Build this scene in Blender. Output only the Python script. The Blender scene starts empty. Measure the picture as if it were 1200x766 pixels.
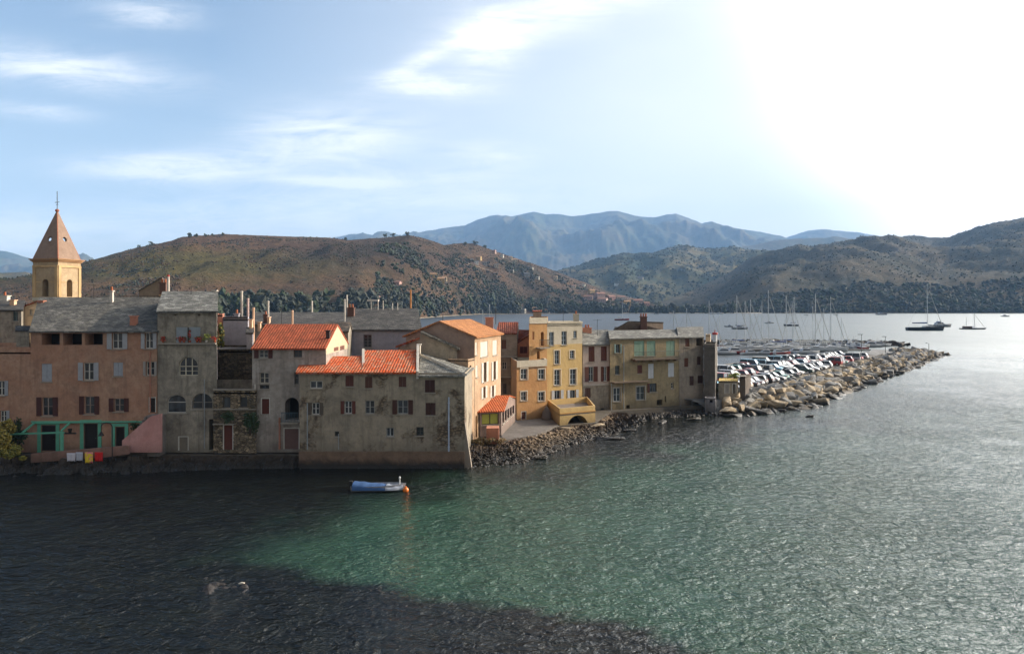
import bpy, bmesh, math, random
from mathutils import Vector, noise, Matrix
random.seed(7)
sc = bpy.context.scene
COL = sc.collection
R = math.radians
# ---- picture frame of reference: level camera 15 m above the sea, looking along +Y
F, CAMH, YH = 900.0, 15.0, 356.0
def X(px, Y): return (px-600.0)*Y/F
def Z(py, Y): return CAMH-(py-YH)*Y/F
def P(px, py, Y): return Vector((X(px, Y), Y, Z(py, Y)))
def G(px, Y): return (X(px, Y), Y)

# ================= materials =================
def lin(c):
    if isinstance(c, str):
        c = c.lstrip('#'); c = [int(c[i:i+2], 16)/255 for i in (0, 2, 4)]
        c = [x/12.92 if x <= .04045 else ((x+.055)/1.055)**2.4 for x in c]
    return (c[0], c[1], c[2], 1)
class NT:
    def __init__(s, name):
        s.m = bpy.data.materials.new(name); s.m.use_nodes = True
        s.t = s.m.node_tree; s.t.nodes.clear()
        s.out = s.n('ShaderNodeOutputMaterial'); s.b = s.n('ShaderNodeBsdfPrincipled')
        s.l(s.b.outputs[0], s.out.inputs[0])
    def n(s, k, **kw):
        n = s.t.nodes.new(k)
        for a, v in kw.items(): setattr(n, a, v)
        return n
    def l(s, a, b): s.t.links.new(a, b)
    def val(s, sock, v):
        if hasattr(v, 'links') or isinstance(v, bpy.types.NodeSocket): s.l(v, sock)
        else: sock.default_value = v
    def pos(s): return s.n('ShaderNodeNewGeometry').outputs['Position']
    def uv(s): return s.n('ShaderNodeTexCoord').outputs['UV']
    def scale(s, v, sx, sy, sz, loc=(0, 0, 0)):
        m = s.n('ShaderNodeMapping'); s.l(v, m.inputs[0]); m.inputs['Scale'].default_value = (sx, sy, sz); m.inputs['Location'].default_value = loc
        return m.outputs[0]
    def noise(s, v, sc, det=4, rough=.6, dist=0):
        n = s.n('ShaderNodeTexNoise'); s.l(v, n.inputs['Vector']); n.inputs['Scale'].default_value = sc
        n.inputs['Detail'].default_value = det; n.inputs['Roughness'].default_value = rough; n.inputs['Distortion'].default_value = dist
        return n.outputs[0]
    def ramp(s, v, pts):
        r = s.n('ShaderNodeValToRGB'); s.l(v, r.inputs[0]); e = r.color_ramp.elements
        e[0].position = pts[0][0]; e[0].color = lin(pts[0][1]); e[1].position = pts[-1][0]; e[1].color = lin(pts[-1][1])
        for p, c in pts[1:-1]:
            q = e.new(p); q.color = lin(c)
        return r.outputs[0]
    def rng(s, v, a, b, c=0., d=1.):
        m = s.n('ShaderNodeMapRange'); s.l(v, m.inputs[0])
        for i, x in zip((1, 2, 3, 4), (a, b, c, d)): m.inputs[i].default_value = x
        return m.outputs[0]
    def mix(s, f, a, b, mode='MIX'):
        m = s.n('ShaderNodeMix'); m.data_type = 'RGBA'; m.blend_type = mode
        s.val(m.inputs[0], f)
        for sock, v in ((m.inputs[6], a), (m.inputs[7], b)):
            s.val(sock, lin(v) if isinstance(v, (str, tuple, list)) else v)
        return m.outputs[2]
    def math(s, op, a, b=0.):
        m = s.n('ShaderNodeMath', operation=op); s.val(m.inputs[0], a); s.val(m.inputs[1], b); return m.outputs[0]
    def bump(s, h, strength=.5, dist=.05, nrm=None):
        b = s.n('ShaderNodeBump'); s.l(h, b.inputs['Height']); b.inputs['Strength'].default_value = strength; b.inputs['Distance'].default_value = dist
        if nrm is not None: s.l(nrm, b.inputs['Normal'])
        s.l(b.outputs[0], s.b.inputs['Normal']); return b.outputs[0]
    def col(s, v): s.val(s.b.inputs['Base Color'], lin(v) if isinstance(v, (str, tuple, list)) else v)
    def rough(s, v): s.val(s.b.inputs['Roughness'], v)
MC = {}
def plain(name, c, rough=.7, metal=0., var=.12):
    if name in MC: return MC[name]
    t = NT(name); p = t.pos()
    n = t.noise(p, 3.0, 5, .65)
    t.col(t.mix(t.rng(n, .3, .7), tuple(x*(1-var) for x in lin(c)[:3]), tuple(min(1, x*(1+var)) for x in lin(c)[:3])))
    t.rough(rough); t.b.inputs['Metallic'].default_value = metal
    MC[name] = t.m; return t.m
def stucco(name, c, dirt='#4a443c', amt=.55, pale=None, streak=.5, seed=0, rub=None):
    """lime render: blotches, rain streaks, worn patches, damp foot"""
    if name in MC: return MC[name]
    t = NT(name); p = t.scale(t.pos(), 1, 1, 1, (seed*13.1, seed*7.7, 0))
    base = lin(c)[:3]
    big = t.noise(p, .28, 6, .65, .6); fine = t.noise(p, 2.2, 6, .7, .3)
    st = t.noise(t.scale(p, 1.8, 1.8, .16), 1.0, 5, .7, .2)
    pal = pale or tuple(min(1, x*1.35+.02) for x in base)
    c1 = t.mix(t.rng(big, .40, .60), c, pal)
    c2 = t.mix(t.math('MULTIPLY', t.rng(fine, .38, .72), amt), c1, tuple(x*.55 for x in base))
    c3 = t.mix(t.math('MULTIPLY', t.rng(st, .5, .74), streak), c2, dirt)
    pat = t.noise(p, .7, 8, .7, .3)
    c3 = t.mix(t.math('MULTIPLY', t.rng(pat, .5, .68), amt*.8), c3, dirt)
    if rub:   # fallen render, rubble shows
        vo = t.n('ShaderNodeTexVoronoi'); t.l(t.scale(p, 1, 1, 1.7), vo.inputs['Vector']); vo.inputs['Scale'].default_value = 3.2
        rc = t.mix(vo.outputs['Color'], rub, tuple(x*1.7 for x in lin(rub)[:3]))
        dd = t.rng(vo.outputs['Distance'], .25, .5)
        rc = t.mix(t.math('MULTIPLY', dd, .7), rc, '#2a2622')
        c3 = t.mix(t.rng(t.noise(p, .33, 7, .68, .3), .53, .6), c3, rc)
    # damp, algae-dark foot of the wall
    sep = t.n('ShaderNodeSeparateXYZ'); t.l(t.pos(), sep.inputs[0])
    zz = t.math('ADD', sep.outputs[2], t.math('MULTIPLY', fine, 1.6))
    c4 = t.mix(t.rng(zz, 1.3, 3.2, .65, 0), c3, '#2e2a22')
    t.col(c4); t.rough(.93)
    t.bump(t.math('ADD', t.math('MULTIPLY', big, .5), fine), .6, .12)
    MC[name] = t.m; return t.m
def rubble(name, c, mortar='#3a342c', sc_=3.0):
    if name in MC: return MC[name]
    t = NT(name); p = t.pos()
    q = t.scale(p, 1, 1, 1.6)
    vo = t.n('ShaderNodeTexVoronoi', feature='F1'); t.l(q, vo.inputs['Vector']); vo.inputs['Scale'].default_value = sc_
    ve = t.n('ShaderNodeTexVoronoi', feature='DISTANCE_TO_EDGE'); t.l(q, ve.inputs['Vector']); ve.inputs['Scale'].default_value = sc_
    hs = t.n('ShaderNodeSeparateColor'); t.l(vo.outputs['Color'], hs.inputs[0])
    b = lin(c)[:3]
    stn = t.ramp(hs.outputs[0], [(0, tuple(x*.45 for x in b)), (.5, b), (1, tuple(min(1, x*1.7) for x in b))])
    stn = t.mix(t.rng(t.noise(p, .5, 5), .45, .65, 0, .6), stn, '#3b3a30')
    t.col(t.mix(t.rng(ve.outputs['Distance'], .02, .08, 1, 0), stn, mortar)); t.rough(.95)
    t.bump(t.rng(ve.outputs['Distance'], 0, .15), .8, .1)
    MC[name] = t.m; return t.m
def slate(name, c='#6c6a66', dark='#34332f', lichen='#7a7460', bw=.55, bh=.3):
    if name in MC: return MC[name]
    t = NT(name); uv = t.uv(); p = t.pos()
    w = t.n('ShaderNodeVectorMath', operation='ADD'); nz = t.n('ShaderNodeTexNoise'); t.l(uv, nz.inputs['Vector']); nz.inputs['Scale'].default_value = 1.4
    t.l(uv, w.inputs[0]); sc2 = t.n('ShaderNodeVectorMath', operation='SCALE'); t.l(nz.outputs['Color'], sc2.inputs[0]); sc2.inputs['Scale'].default_value = .35; t.l(sc2.outputs[0], w.inputs[1])
    br = t.n('ShaderNodeTexBrick'); t.l(w.outputs[0], br.inputs['Vector']); br.inputs['Scale'].default_value = 1
    br.inputs['Brick Width'].default_value = bw; br.inputs['Row Height'].default_value = bh; br.inputs['Mortar Size'].default_value = .02
    br.inputs['Color1'].default_value = (0, 0, 0, 1); br.inputs['Color2'].default_value = (1, 1, 1, 1); br.inputs['Mortar'].default_value = (.0, .0, .0, 1)
    b = lin(c)[:3]
    k = t.ramp(br.outputs['Color'], [(0, tuple(x*.45 for x in b)), (.45, b), (.8, tuple(x*1.25 for x in b)), (1, tuple(min(1, x*2.0) for x in b))])
    k = t.mix(t.rng(t.noise(p, .6, 6, .65, .5), .4, .66, 0, .85), k, dark)
    k = t.mix(t.rng(t.noise(p, 1.7, 6, .7), .55, .7, 0, .7), k, lichen)
    k = t.mix(br.outputs['Fac'], k, tuple(x*.25 for x in b))
    t.col(k); t.rough(.9)
    h = t.math('ADD', t.math('MULTIPLY', br.outputs['Color'], .6), t.math('MULTIPLY', t.noise(p, 3.5, 5), 1.0))
    t.bump(h, .9, .12)
    MC[name] = t.m; return t.m
def tile(name, c, old, patchy=.0, sheen=.8):
    """barrel tiles: ribs run down the slope, courses across"""
    if name in MC: return MC[name]
    t = NT(name); uv = t.uv(); p = t.pos()
    br = t.n('ShaderNodeTexBrick'); t.l(uv, br.inputs['Vector']); br.offset = 0
    br.inputs['Scale'].default_value = 1; br.inputs['Brick Width'].default_value = .26; br.inputs['Row Height'].default_value = .4; br.inputs['Mortar Size'].default_value = .012
    br.inputs['Color1'].default_value = (0, 0, 0, 1); br.inputs['Color2'].default_value = (1, 1, 1, 1)
    b = lin(c)[:3]
    k = t.ramp(br.outputs['Color'], [(0, tuple(x*.72 for x in b)), (.5, b), (1, tuple(min(1, x*1.25) for x in b))])
    k = t.mix(t.rng(t.noise(p, 1.1, 6, .7, .4), .42, .64, 0, .8), k, old)
    if patchy: k = t.mix(t.rng(t.noise(t.scale(p, 1, 1, 2, (3, 1, 0)), 1.9, 7, .75, 1), .46, .58, 0, patchy), k, '#a0947c')
    k = t.mix(t.math('MULTIPLY', br.outputs['Fac'], .6), k, tuple(x*.3 for x in b))
    t.col(k); t.rough(.95); t.b.inputs['Specular IOR Level'].default_value = .15
    su = t.n('ShaderNodeSeparateXYZ'); t.l(uv, su.inputs[0])
    wv = t.math('ABSOLUTE', t.math('SINE', t.math('MULTIPLY', su.outputs[0], math.pi/.26)))
    fr = t.math('FRACT', t.math('MULTIPLY', su.outputs[1], 1/.4))
    t.bump(t.math('ADD', t.math('ADD', wv, t.math('MULTIPLY', fr, -.4)), t.math('MULTIPLY', t.noise(p, 4, 4), .5)), .9, .07)
    MC[name] = t.m; return t.m
def louvre(name, c):
    if name in MC: return MC[name]
    t = NT(name); p = t.pos(); s = t.n('ShaderNodeSeparateXYZ'); t.l(p, s.inputs[0])
    b = lin(c)[:3]
    fr = t.math('FRACT', t.math('MULTIPLY', s.outputs[2], 14))
    k = t.mix(t.rng(t.noise(p, 2.5, 5, .7), .4, .7, 0, .5), c, tuple(x*.62 for x in b))
    t.col(k); t.rough(.7); t.bump(fr, .8, .02)
    MC[name] = t.m; return t.m
def glassm(name='window_glass', c=(.02, .025, .03)):
    if name in MC: return MC[name]
    t = NT(name); p = t.pos()
    k = t.mix(t.rng(t.noise(t.scale(p, 1, 1, .5), .9, 2), .5, .62, 0, .6), c, tuple(x*3 for x in c))
    t.col(k); t.rough(.08); t.bump(t.noise(p, 1.2, 2), .2, .02)
    MC[name] = t.m; return t.m
def rockm(name, c, wet=0.9):
    if name in MC: return MC[name]
    t = NT(name); p = t.pos(); b = lin(c)[:3]
    oi = t.n('ShaderNodeObjectInfo')
    n1 = t.noise(p, .9, 7, .7, .5); n2 = t.noise(p, 5, 6, .7)
    k = t.ramp(n1, [(.3, tuple(x*.45 for x in b)), (.5, b), (.7, tuple(min(1, x*1.5) for x in b))])
    k = t.mix(t.math('MULTIPLY', oi.outputs['Random'], .55), k, tuple(x*f for x, f in zip(b, (.5, .52, .55))))
    k = t.mix(t.rng(n2, .5, .75, 0, .4), k, '#4a4034')
    s = t.n('ShaderNodeSeparateXYZ'); t.l(p, s.inputs[0])
    zz = t.math('ADD', s.outputs[2], t.math('MULTIPLY', n1, .7))
    k = t.mix(t.rng(zz, .65, 1.25, wet, 0), k, '#15130e')
    t.col(k); t.rough(t.rng(zz, .4, .9, .45, .92)); t.bump(t.math('ADD', n1, t.math('MULTIPLY', n2, .4)), .9, .25)
    MC[name] = t.m; return t.m

# ================= mesh builder =================
class MB:
    def __init__(s): s.v = []; s.f = []; s.mi = []; s.sm = []; s.m = 0; s.smooth = False
    def add(s, vs, fs):
        b = len(s.v); s.v += [tuple(v) for v in vs]; s.f += [tuple(i+b for i in f) for f in fs]; s.mi += [s.m]*len(fs); s.sm += [s.smooth]*len(fs)
    def poly(s, vs): s.add(vs, [tuple(range(len(vs)))])
    def obox(s, o, u, v, w):
        """parallelepiped from corner o with edge vectors u, v, w"""
        o, u, v, w = map(Vector, (o, u, v, w))
        p = [o, o+u, o+u+v, o+v, o+w, o+u+w, o+u+v+w, o+v+w]
        if u.cross(v).dot(w) < 0: p = p[4:]+p[:4]
        s.add(p, [(3, 2, 1, 0), (4, 5, 6, 7), (0, 1, 5, 4), (1, 2, 6, 5), (2, 3, 7, 6), (3, 0, 4, 7)])
    def box(s, x0, x1, y0, y1, z0, z1): s.obox((x0, y0, z0), (x1-x0, 0, 0), (0, y1-y0, 0), (0, 0, z1-z0))
    def cbox(s, c, sx, sy, sz, rz=0, jit=0):
        c = Vector(c); m = Matrix.Rotation(rz, 3, 'Z'); u = m @ Vector((sx, 0, 0)); v = m @ Vector((0, sy, 0))
        s.obox(c-u/2-v/2, u, v, (0, 0, sz))
    def prism(s, pts, down=None, vec=None):
        """top polygon extruded by vec"""
        vec = Vector(vec) if vec is not None else Vector((0, 0, -down))
        pts = [Vector(p) for p in pts]; n = len(pts)
        nn = sum(((pts[i]-pts[0]).cross(pts[(i+1) % n]-pts[0]) for i in range(1, n-1)), Vector())
        if nn.dot(vec) > 0: pts = pts[::-1]
        q = [p+vec for p in pts]
        s.add(pts+q, [tuple(range(n)), tuple(range(2*n-1, n-1, -1))]+[(i, i+n, (i+1) % n+n, (i+1) % n) for i in range(n)])
    def tube(s, a, b, r0, r1=None, n=8, cap=True):
        a, b = Vector(a), Vector(b); r1 = r0 if r1 is None else r1
        d = (b-a).normalized(); t = d.orthogonal().normalized(); w = d.cross(t)
        vs = []
        for c, r in ((a, r0), (b, r1)):
            for i in range(n):
                g = 2*math.pi*i/n; vs.append(c+(t*math.cos(g)+w*math.sin(g))*r)
        fs = [(i, (i+1) % n, (i+1) % n+n, i+n) for i in range(n)]
        if cap: fs += [tuple(range(n-1, -1, -1)), tuple(range(n, 2*n))]
        s.add(vs, fs)
    def path(s, pts, r, n=6):
        for a, b in zip(pts, pts[1:]): s.tube(a, b, r, r, n)
    def blob(s, c, rx, ry, rz, seed=0, rough=.35, sub=1, rot=0, freq=1.3):
        vs, fs = ICO[sub]; m = Matrix.Rotation(rot, 3, 'Z'); c = Vector(c); out = []
        for v in vs:
            k = 1+rough*(noise.noise(Vector(v)*freq+Vector((seed*3.7, seed*1.9, seed*.7)))*1.6)
            out.append(c+m @ Vector((v[0]*rx*k, v[1]*ry*k, v[2]*rz*k)))
        s.add(out, fs)
    def build(s, name, mats, parent=None, origin=None, **kw):
        me = bpy.data.meshes.new(name)
        o0 = Vector(origin) if origin is not None else (Vector(parent['_o']) if parent is not None else Vector((0, 0, 0)))
        me.from_pydata([tuple(Vector(v)-o0) for v in s.v], [], s.f)
        for m in (mats if isinstance(mats, (list, tuple)) else [mats]): me.materials.append(m)
        me.polygons.foreach_set('material_index', s.mi); me.polygons.foreach_set('use_smooth', s.sm)
        uvl = me.uv_layers.new(name='UVMap').data
        zup = Vector((0, 0, 1)); V = s.v
        for p in me.polygons:
            n = p.normal; t = zup.cross(n)
            t = Vector((1, 0, 0)) if t.length < .05 else t.normalized()
            b = n.cross(t)
            for li in p.loop_indices:
                q = Vector(V[me.loops[li].vertex_index]); uvl[li].uv = (q.dot(t), q.dot(b))
        o = bpy.data.objects.new(name, me); COL.objects.link(o)
        if parent is not None: o.parent = parent; o['_o'] = tuple(o0)
        else: o.location = o0; o['_o'] = tuple(o0)
        for k, v in kw.items(): o[k] = v
        return o
def ico(sub):
    bm = bmesh.new(); bmesh.ops.create_icosphere(bm, subdivisions=sub, radius=1)
    r = ([tuple(v.co) for v in bm.verts], [tuple(v.index for v in f.verts) for f in bm.faces]); bm.free(); return r
ICO = {1: ico(1), 2: ico(2), 3: ico(3)}
def thing(name, label, cat, loc=(0, 0, 0), group=None):
    o = bpy.data.objects.new(name, None); COL.objects.link(o); o.location = loc; o.empty_display_size = .2
    o['label'] = label; o['category'] = cat; o['_o'] = tuple(loc)
    if group: o['group'] = group
    return o
def tag(o, label=None, cat=None, group=None, kind=None):
    for k, v in (('label', label), ('category', cat), ('group', group), ('kind', kind)):
        if v: o[k] = v
    return o
def copy_tree(o, parent=None):
    c = o.copy(); COL.objects.link(c); c.parent = parent
    for ch in list(o.children): copy_tree(ch, c)
    return c
HAZE = 7.5e-5
# ================= camera, sun, sky =================
cam = bpy.data.objects.new('camera', bpy.data.cameras.new('camera')); COL.objects.link(cam); sc.camera = cam
cam.location = (0, 0, CAMH); cam.rotation_euler = (R(90), 0, 0)
cam.data.sensor_width = 36; cam.data.lens = 36*F/1200; cam.data.shift_y = -27/1200
cam.data.clip_end = 40000; cam.data.clip_start = .5
SUN_AZ, SUN_EL = R(75), R(21)
S = Vector((math.cos(SUN_EL)*math.sin(SUN_AZ), math.cos(SUN_EL)*math.cos(SUN_AZ), math.sin(SUN_EL)))
sl = bpy.data.lights.new('sun', 'SUN'); sl.energy = 3.8; sl.angle = R(.53); sl.color = (1, .83, .64)
so = bpy.data.objects.new('sun', sl); COL.objects.link(so); so.rotation_euler = S.to_track_quat('Z', 'Y').to_euler(); so.location = (0, 0, 60)
w = bpy.data.worlds.new('World'); sc.world = w; w.use_nodes = True
nt = w.node_tree; nt.nodes.clear()
def wn(k, **kw):
    n = nt.nodes.new(k)
    for a, v in kw.items(): setattr(n, a, v)
    return n
def wm(op, a, b=0., c=None):
    m = wn('ShaderNodeMath', operation=op)
    for i, v in enumerate((a, b) if c is None else (a, b, c)):
        if isinstance(v, bpy.types.NodeSocket): nt.links.new(v, m.inputs[i])
        else: m.inputs[i].default_value = v
    return m.outputs[0]
sky = wn('ShaderNodeTexSky', sky_type='NISHITA'); sky.sun_disc = False; sky.sun_elevation = SUN_EL; sky.sun_rotation = SUN_AZ
sky.altitude = 10; sky.air_density = 1.0; sky.dust_density = .7; sky.ozone_density = 1.4
tc = wn('ShaderNodeTexCoord'); sx = wn('ShaderNodeSeparateXYZ'); nt.links.new(tc.outputs['Generated'], sx.inputs[0])
yy = wm('MAXIMUM', sx.outputs[1], .05)
U = wm('DIVIDE', sx.outputs[0], yy); V_ = wm('DIVIDE', sx.outputs[2], yy)
cb = wn('ShaderNodeCombineXYZ'); nt.links.new(U, cb.inputs[0]); nt.links.new(V_, cb.inputs[1])
def wnoise(sxy, scale, det, rough, dist, off=0):
    mp = wn('ShaderNodeMapping'); nt.links.new(cb.outputs[0], mp.inputs[0]); mp.inputs['Scale'].default_value = (sxy[0], sxy[1], 1); mp.inputs['Rotation'].default_value = (0, 0, sxy[2]); mp.inputs['Location'].default_value = (off, off, 0)
    n = wn('ShaderNodeTexNoise'); nt.links.new(mp.outputs[0], n.inputs['Vector']); n.inputs['Scale'].default_value = scale; n.inputs['Detail'].default_value = det; n.inputs['Roughness'].default_value = rough; n.inputs['Distortion'].default_value = dist
    return n.outputs[0]
wisp = wnoise((1, 6, .08), 6.5, 10, .66, .8); wisp2 = wnoise((1, 3., -.35), 9, 10, .68, 1.2, 3); soft = wnoise((1, 2.5, 0), 2.2, 4, .5, .2, 7)
# cirrus banks: direction (as azimuth / elevation tangents), half sizes, tilt, strength
banks = [(200, 197, 95, 15, 0, 1.2), (385, 163, 95, 32, .02, .85), (398, 213, 60, 6, -.04, 1.0), (508, 101, 56, 12, -.05, 1.15), (575, 48, 36, 34, .6, 1.0), (655, 14, 110, 24, .25, .9), (495, 70, 60, 10, .5, .6),
         (70, 80, 120, 20, -.12, .7), (45, 130, 55, 9, -.1, .5), (170, 17, 52, 14, -.05, .55), (575, 183, 48, 13, .0, .8), (240, 262, 250, 24, .02, .55), (10, 275, 70, 26, 0, .6), (520, 205, 70, 8, 0, .5), (560, 235, 260, 20, 0, .7), (960, 20, 110, 24, .1, .5)]
tot = None
for (bx, by, rx, ry, tl, st) in banks:
    u0, v0 = (bx-600)/F, (YH-by)/F
    du, dv = wm('SUBTRACT', U, u0), wm('SUBTRACT', V_, v0)
    a = wm('MULTIPLY', wm('ADD', wm('MULTIPLY', du, math.cos(tl)), wm('MULTIPLY', dv, math.sin(tl))), F/rx)
    b = wm('MULTIPLY', wm('SUBTRACT', wm('MULTIPLY', dv, math.cos(tl)), wm('MULTIPLY', du, math.sin(tl))), F/ry)
    r2 = wm('ADD', wm('MULTIPLY', a, a), wm('MULTIPLY', b, b))
    g = wm('MULTIPLY', wm('POWER', 2.718, wm('MULTIPLY', r2, -.9)), st)
    tot = g if tot is None else wm('ADD', tot, g)
mr = wn('ShaderNodeMapRange'); nt.links.new(wm('ADD', wm('MULTIPLY', wisp, .6), wm('MULTIPLY', wisp2, .4)), mr.inputs[0]); mr.inputs[1].default_value = .34; mr.inputs[2].default_value = .58
cl = wm('MINIMUM', wm('MULTIPLY', wm('MULTIPLY', tot, mr.outputs[0]), 1.45), 1.0)
cl = wm('MULTIPLY', cl, wm('GREATER_THAN', sx.outputs[1], .05))
# veil of thin high cloud that thickens towards the sun
dt = wn('ShaderNodeVectorMath', operation='DOT_PRODUCT'); nt.links.new(tc.outputs['Generated'], dt.inputs[0]); dt.inputs[1].default_value = tuple(Vector((math.sin(R(56)), math.cos(R(56)), .42)).normalized())
dv_ = wn('ShaderNodeVectorMath', operation='DOT_PRODUCT'); nt.links.new(tc.outputs['Generated'], dv_.inputs[0]); dv_.inputs[1].default_value = (.863, .498, .087)
veil = wn('ShaderNodeMapRange'); nt.links.new(dv_.outputs['Value'], veil.inputs[0]); veil.inputs[1].default_value = .17; veil.inputs[2].default_value = .97; veil.inputs[4].default_value = 1.
boost = wn('ShaderNodeMapRange', interpolation_type='SMOOTHSTEP'); nt.links.new(dt.outputs['Value'], boost.inputs[0]); boost.inputs[1].default_value = .74; boost.inputs[2].default_value = 1.04  # extra sky glow near the sun, added to brighten the water's reflections
veil2 = wm('MULTIPLY', veil.outputs[0], wm('ADD', .7, wm('MULTIPLY', soft, .7)))
def wmix(f, a, b, clampf=True):
    m = wn('ShaderNodeMix', data_type='RGBA'); nt.links.new(f, m.inputs[0])
    for s_, v in ((m.inputs[6], a), (m.inputs[7], b)):
        if isinstance(v, bpy.types.NodeSocket): nt.links.new(v, s_)
        else: s_.default_value = v
    return m.outputs[2]
CB = 9.5
hzn = wm('MULTIPLY', wm('POWER', 2.718, wm('MULTIPLY', wm('MAXIMUM', sx.outputs[2], 0.), -7.)), .8)
c0 = wmix(hzn, sky.outputs[0], (5.2, 5.2, 5.1, 1))
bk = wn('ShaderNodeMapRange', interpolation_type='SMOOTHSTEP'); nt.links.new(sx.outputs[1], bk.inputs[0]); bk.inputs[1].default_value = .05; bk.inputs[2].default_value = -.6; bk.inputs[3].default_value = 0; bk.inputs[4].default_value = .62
c0 = wmix(bk.outputs[0], c0, (3.4, 3.05, 2.65, 1))  # warm pale sky added behind the camera to fill the shaded facades
c1 = wmix(wm('MINIMUM', veil2, 1.), c0, (7.6, 7.55, 7.4, 1))
c1 = wmix(wm('POWER', boost.outputs[0], 1.9), c1, (CB*9, CB*8.7, CB*8.2, 1))
c2 = wmix(wm('MULTIPLY', cl, .95), c1, (7.2, 7.15, 7.0, 1))
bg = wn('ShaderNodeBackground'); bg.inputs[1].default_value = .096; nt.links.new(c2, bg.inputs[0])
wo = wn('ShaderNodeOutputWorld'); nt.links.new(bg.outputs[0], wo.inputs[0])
vs = sc.view_settings; vs.view_transform = 'Standard'; vs.look = 'None'; vs.exposure = .95; vs.gamma = 1; vs.use_curve_mapping = False

# ================= sea =================
def interp(pts, x):
    if x <= pts[0][0]: return pts[0][1]
    for (a, b), (c, d) in zip(pts, pts[1:]):
        if x <= c: return b+(d-b)*(x-a)/(c-a)
    return pts[-1][1]
def sstep(a, b, x):
    t = max(0, min(1, (x-a)/(b-a))); return t*t*(3-2*t)
sand_top = [(150, 665), (240, 652), (330, 620), (420, 603), (520, 575), (640, 560), (780, 540), (900, 510), (1300, 470)]
sand_bot = [(150, 660), (240, 660), (330, 668), (380, 690), (480, 705), (640, 730), (760, 738), (860, 790), (1300, 1100)]
xs = [-9000, -4000, -1500, -600, -250, -120]+[-90+i*1.0 for i in range(200)]+[125, 150, 200, 300, 500, 900, 1800, 4000, 9000]
ys = [-300, -60, 0, 12]+[20+i*.8 for i in range(110)]+[110+i*2.5 for i in range(30)]+[200, 260, 400, 800, 1500, 4000, 12600]
vsx, fcs = [], []
for y in ys:
    for x in xs: vsx.append((x, y, 0))
nx = len(xs)
for j in range(len(ys)-1):
    for i in range(nx-1): fcs.append((j*nx+i, j*nx+i+1, (j+1)*nx+i+1, (j+1)*nx+i))
me = bpy.data.meshes.new('sea'); me.from_pydata(vsx, [], fcs)
ca = me.color_attributes.new('seabed', 'FLOAT_COLOR', 'POINT')
for i, (x, y, z) in enumerate(vsx):
    d = max(y, 15.); px = 600+F*x/d; py = YH+F*CAMH/d
    wob = noise.fractal(Vector((x*.14, y*.14, 1.3)), .7, 2.0, 5)*26+noise.noise(Vector((x*.05, y*.05, 4)))*22
    tp, bt = interp(sand_top, px), interp(sand_bot, px)
    s_ = sstep(-22, 26, py-tp+wob*.7)*sstep(-6, 8, bt-py+wob*.8)
    s_ *= sstep(170, 420, px+wob)
    deep = sstep(760, 1150, px)*.55
    ca.data[i].color = (s_*(1-deep*.5), deep, 0, 1)
sea = bpy.data.objects.new('sea', me); COL.objects.link(sea); tag(sea, kind='structure')
t = NT('sea_water'); p = t.pos()
at = t.n('ShaderNodeAttribute', attribute_name='seabed'); sc3 = t.n('ShaderNodeSeparateColor'); t.l(at.outputs['Color'], sc3.inputs[0])
weed = t.mix(t.rng(t.noise(p, .35, 7, .7, .5), .4, .68), (.002, .003, .0025), (.008, .010, .007))
sand = t.mix(t.rng(t.noise(p, .22, 6, .6, .4), .35, .7), (.018, .052, .032), (.033, .078, .048))
k = t.mix(sc3.outputs[0], weed, sand)
k = t.mix(sc3.outputs[1], k, (.024, .060, .043))
t.col(k); t.b.inputs['IOR'].default_value = 1.333
w1 = t.noise(t.scale(p, 1, 1.35, 1), .95, 4, .55, .7)
w2 = t.noise(t.scale(p, 1.1, 1, 1, (9, 4, 0)), 3.1, 4, .55, .8)
w3 = t.noise(t.scale(p, 1, 1, 1, (3, 8, 0)), .13, 3, .5)
w3r = t.rng(t.math('ADD', t.math('MULTIPLY', w3, .5), t.math('MULTIPLY', t.noise(t.scale(p, 1, .35, 1, (1, 2, 0)), .035, 3, .5), .5)), .38, .62, .6, 1.25)
sy_ = t.n('ShaderNodeSeparateXYZ'); t.l(p, sy_.inputs[0]); calm = t.rng(sy_.outputs[1], 70, 330, 1., .4); t.rough(t.rng(sy_.outputs[1], 45, 300, .06, .38))
w3r = t.math('MULTIPLY', w3r, calm)
h = t.math('MULTIPLY', t.math('ADD', t.math('MULTIPLY', w1, .9), t.math('MULTIPLY', w2, .36)), w3r)
t.bump(h, 1.0, .44)
me.materials.append(t.m)

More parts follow.
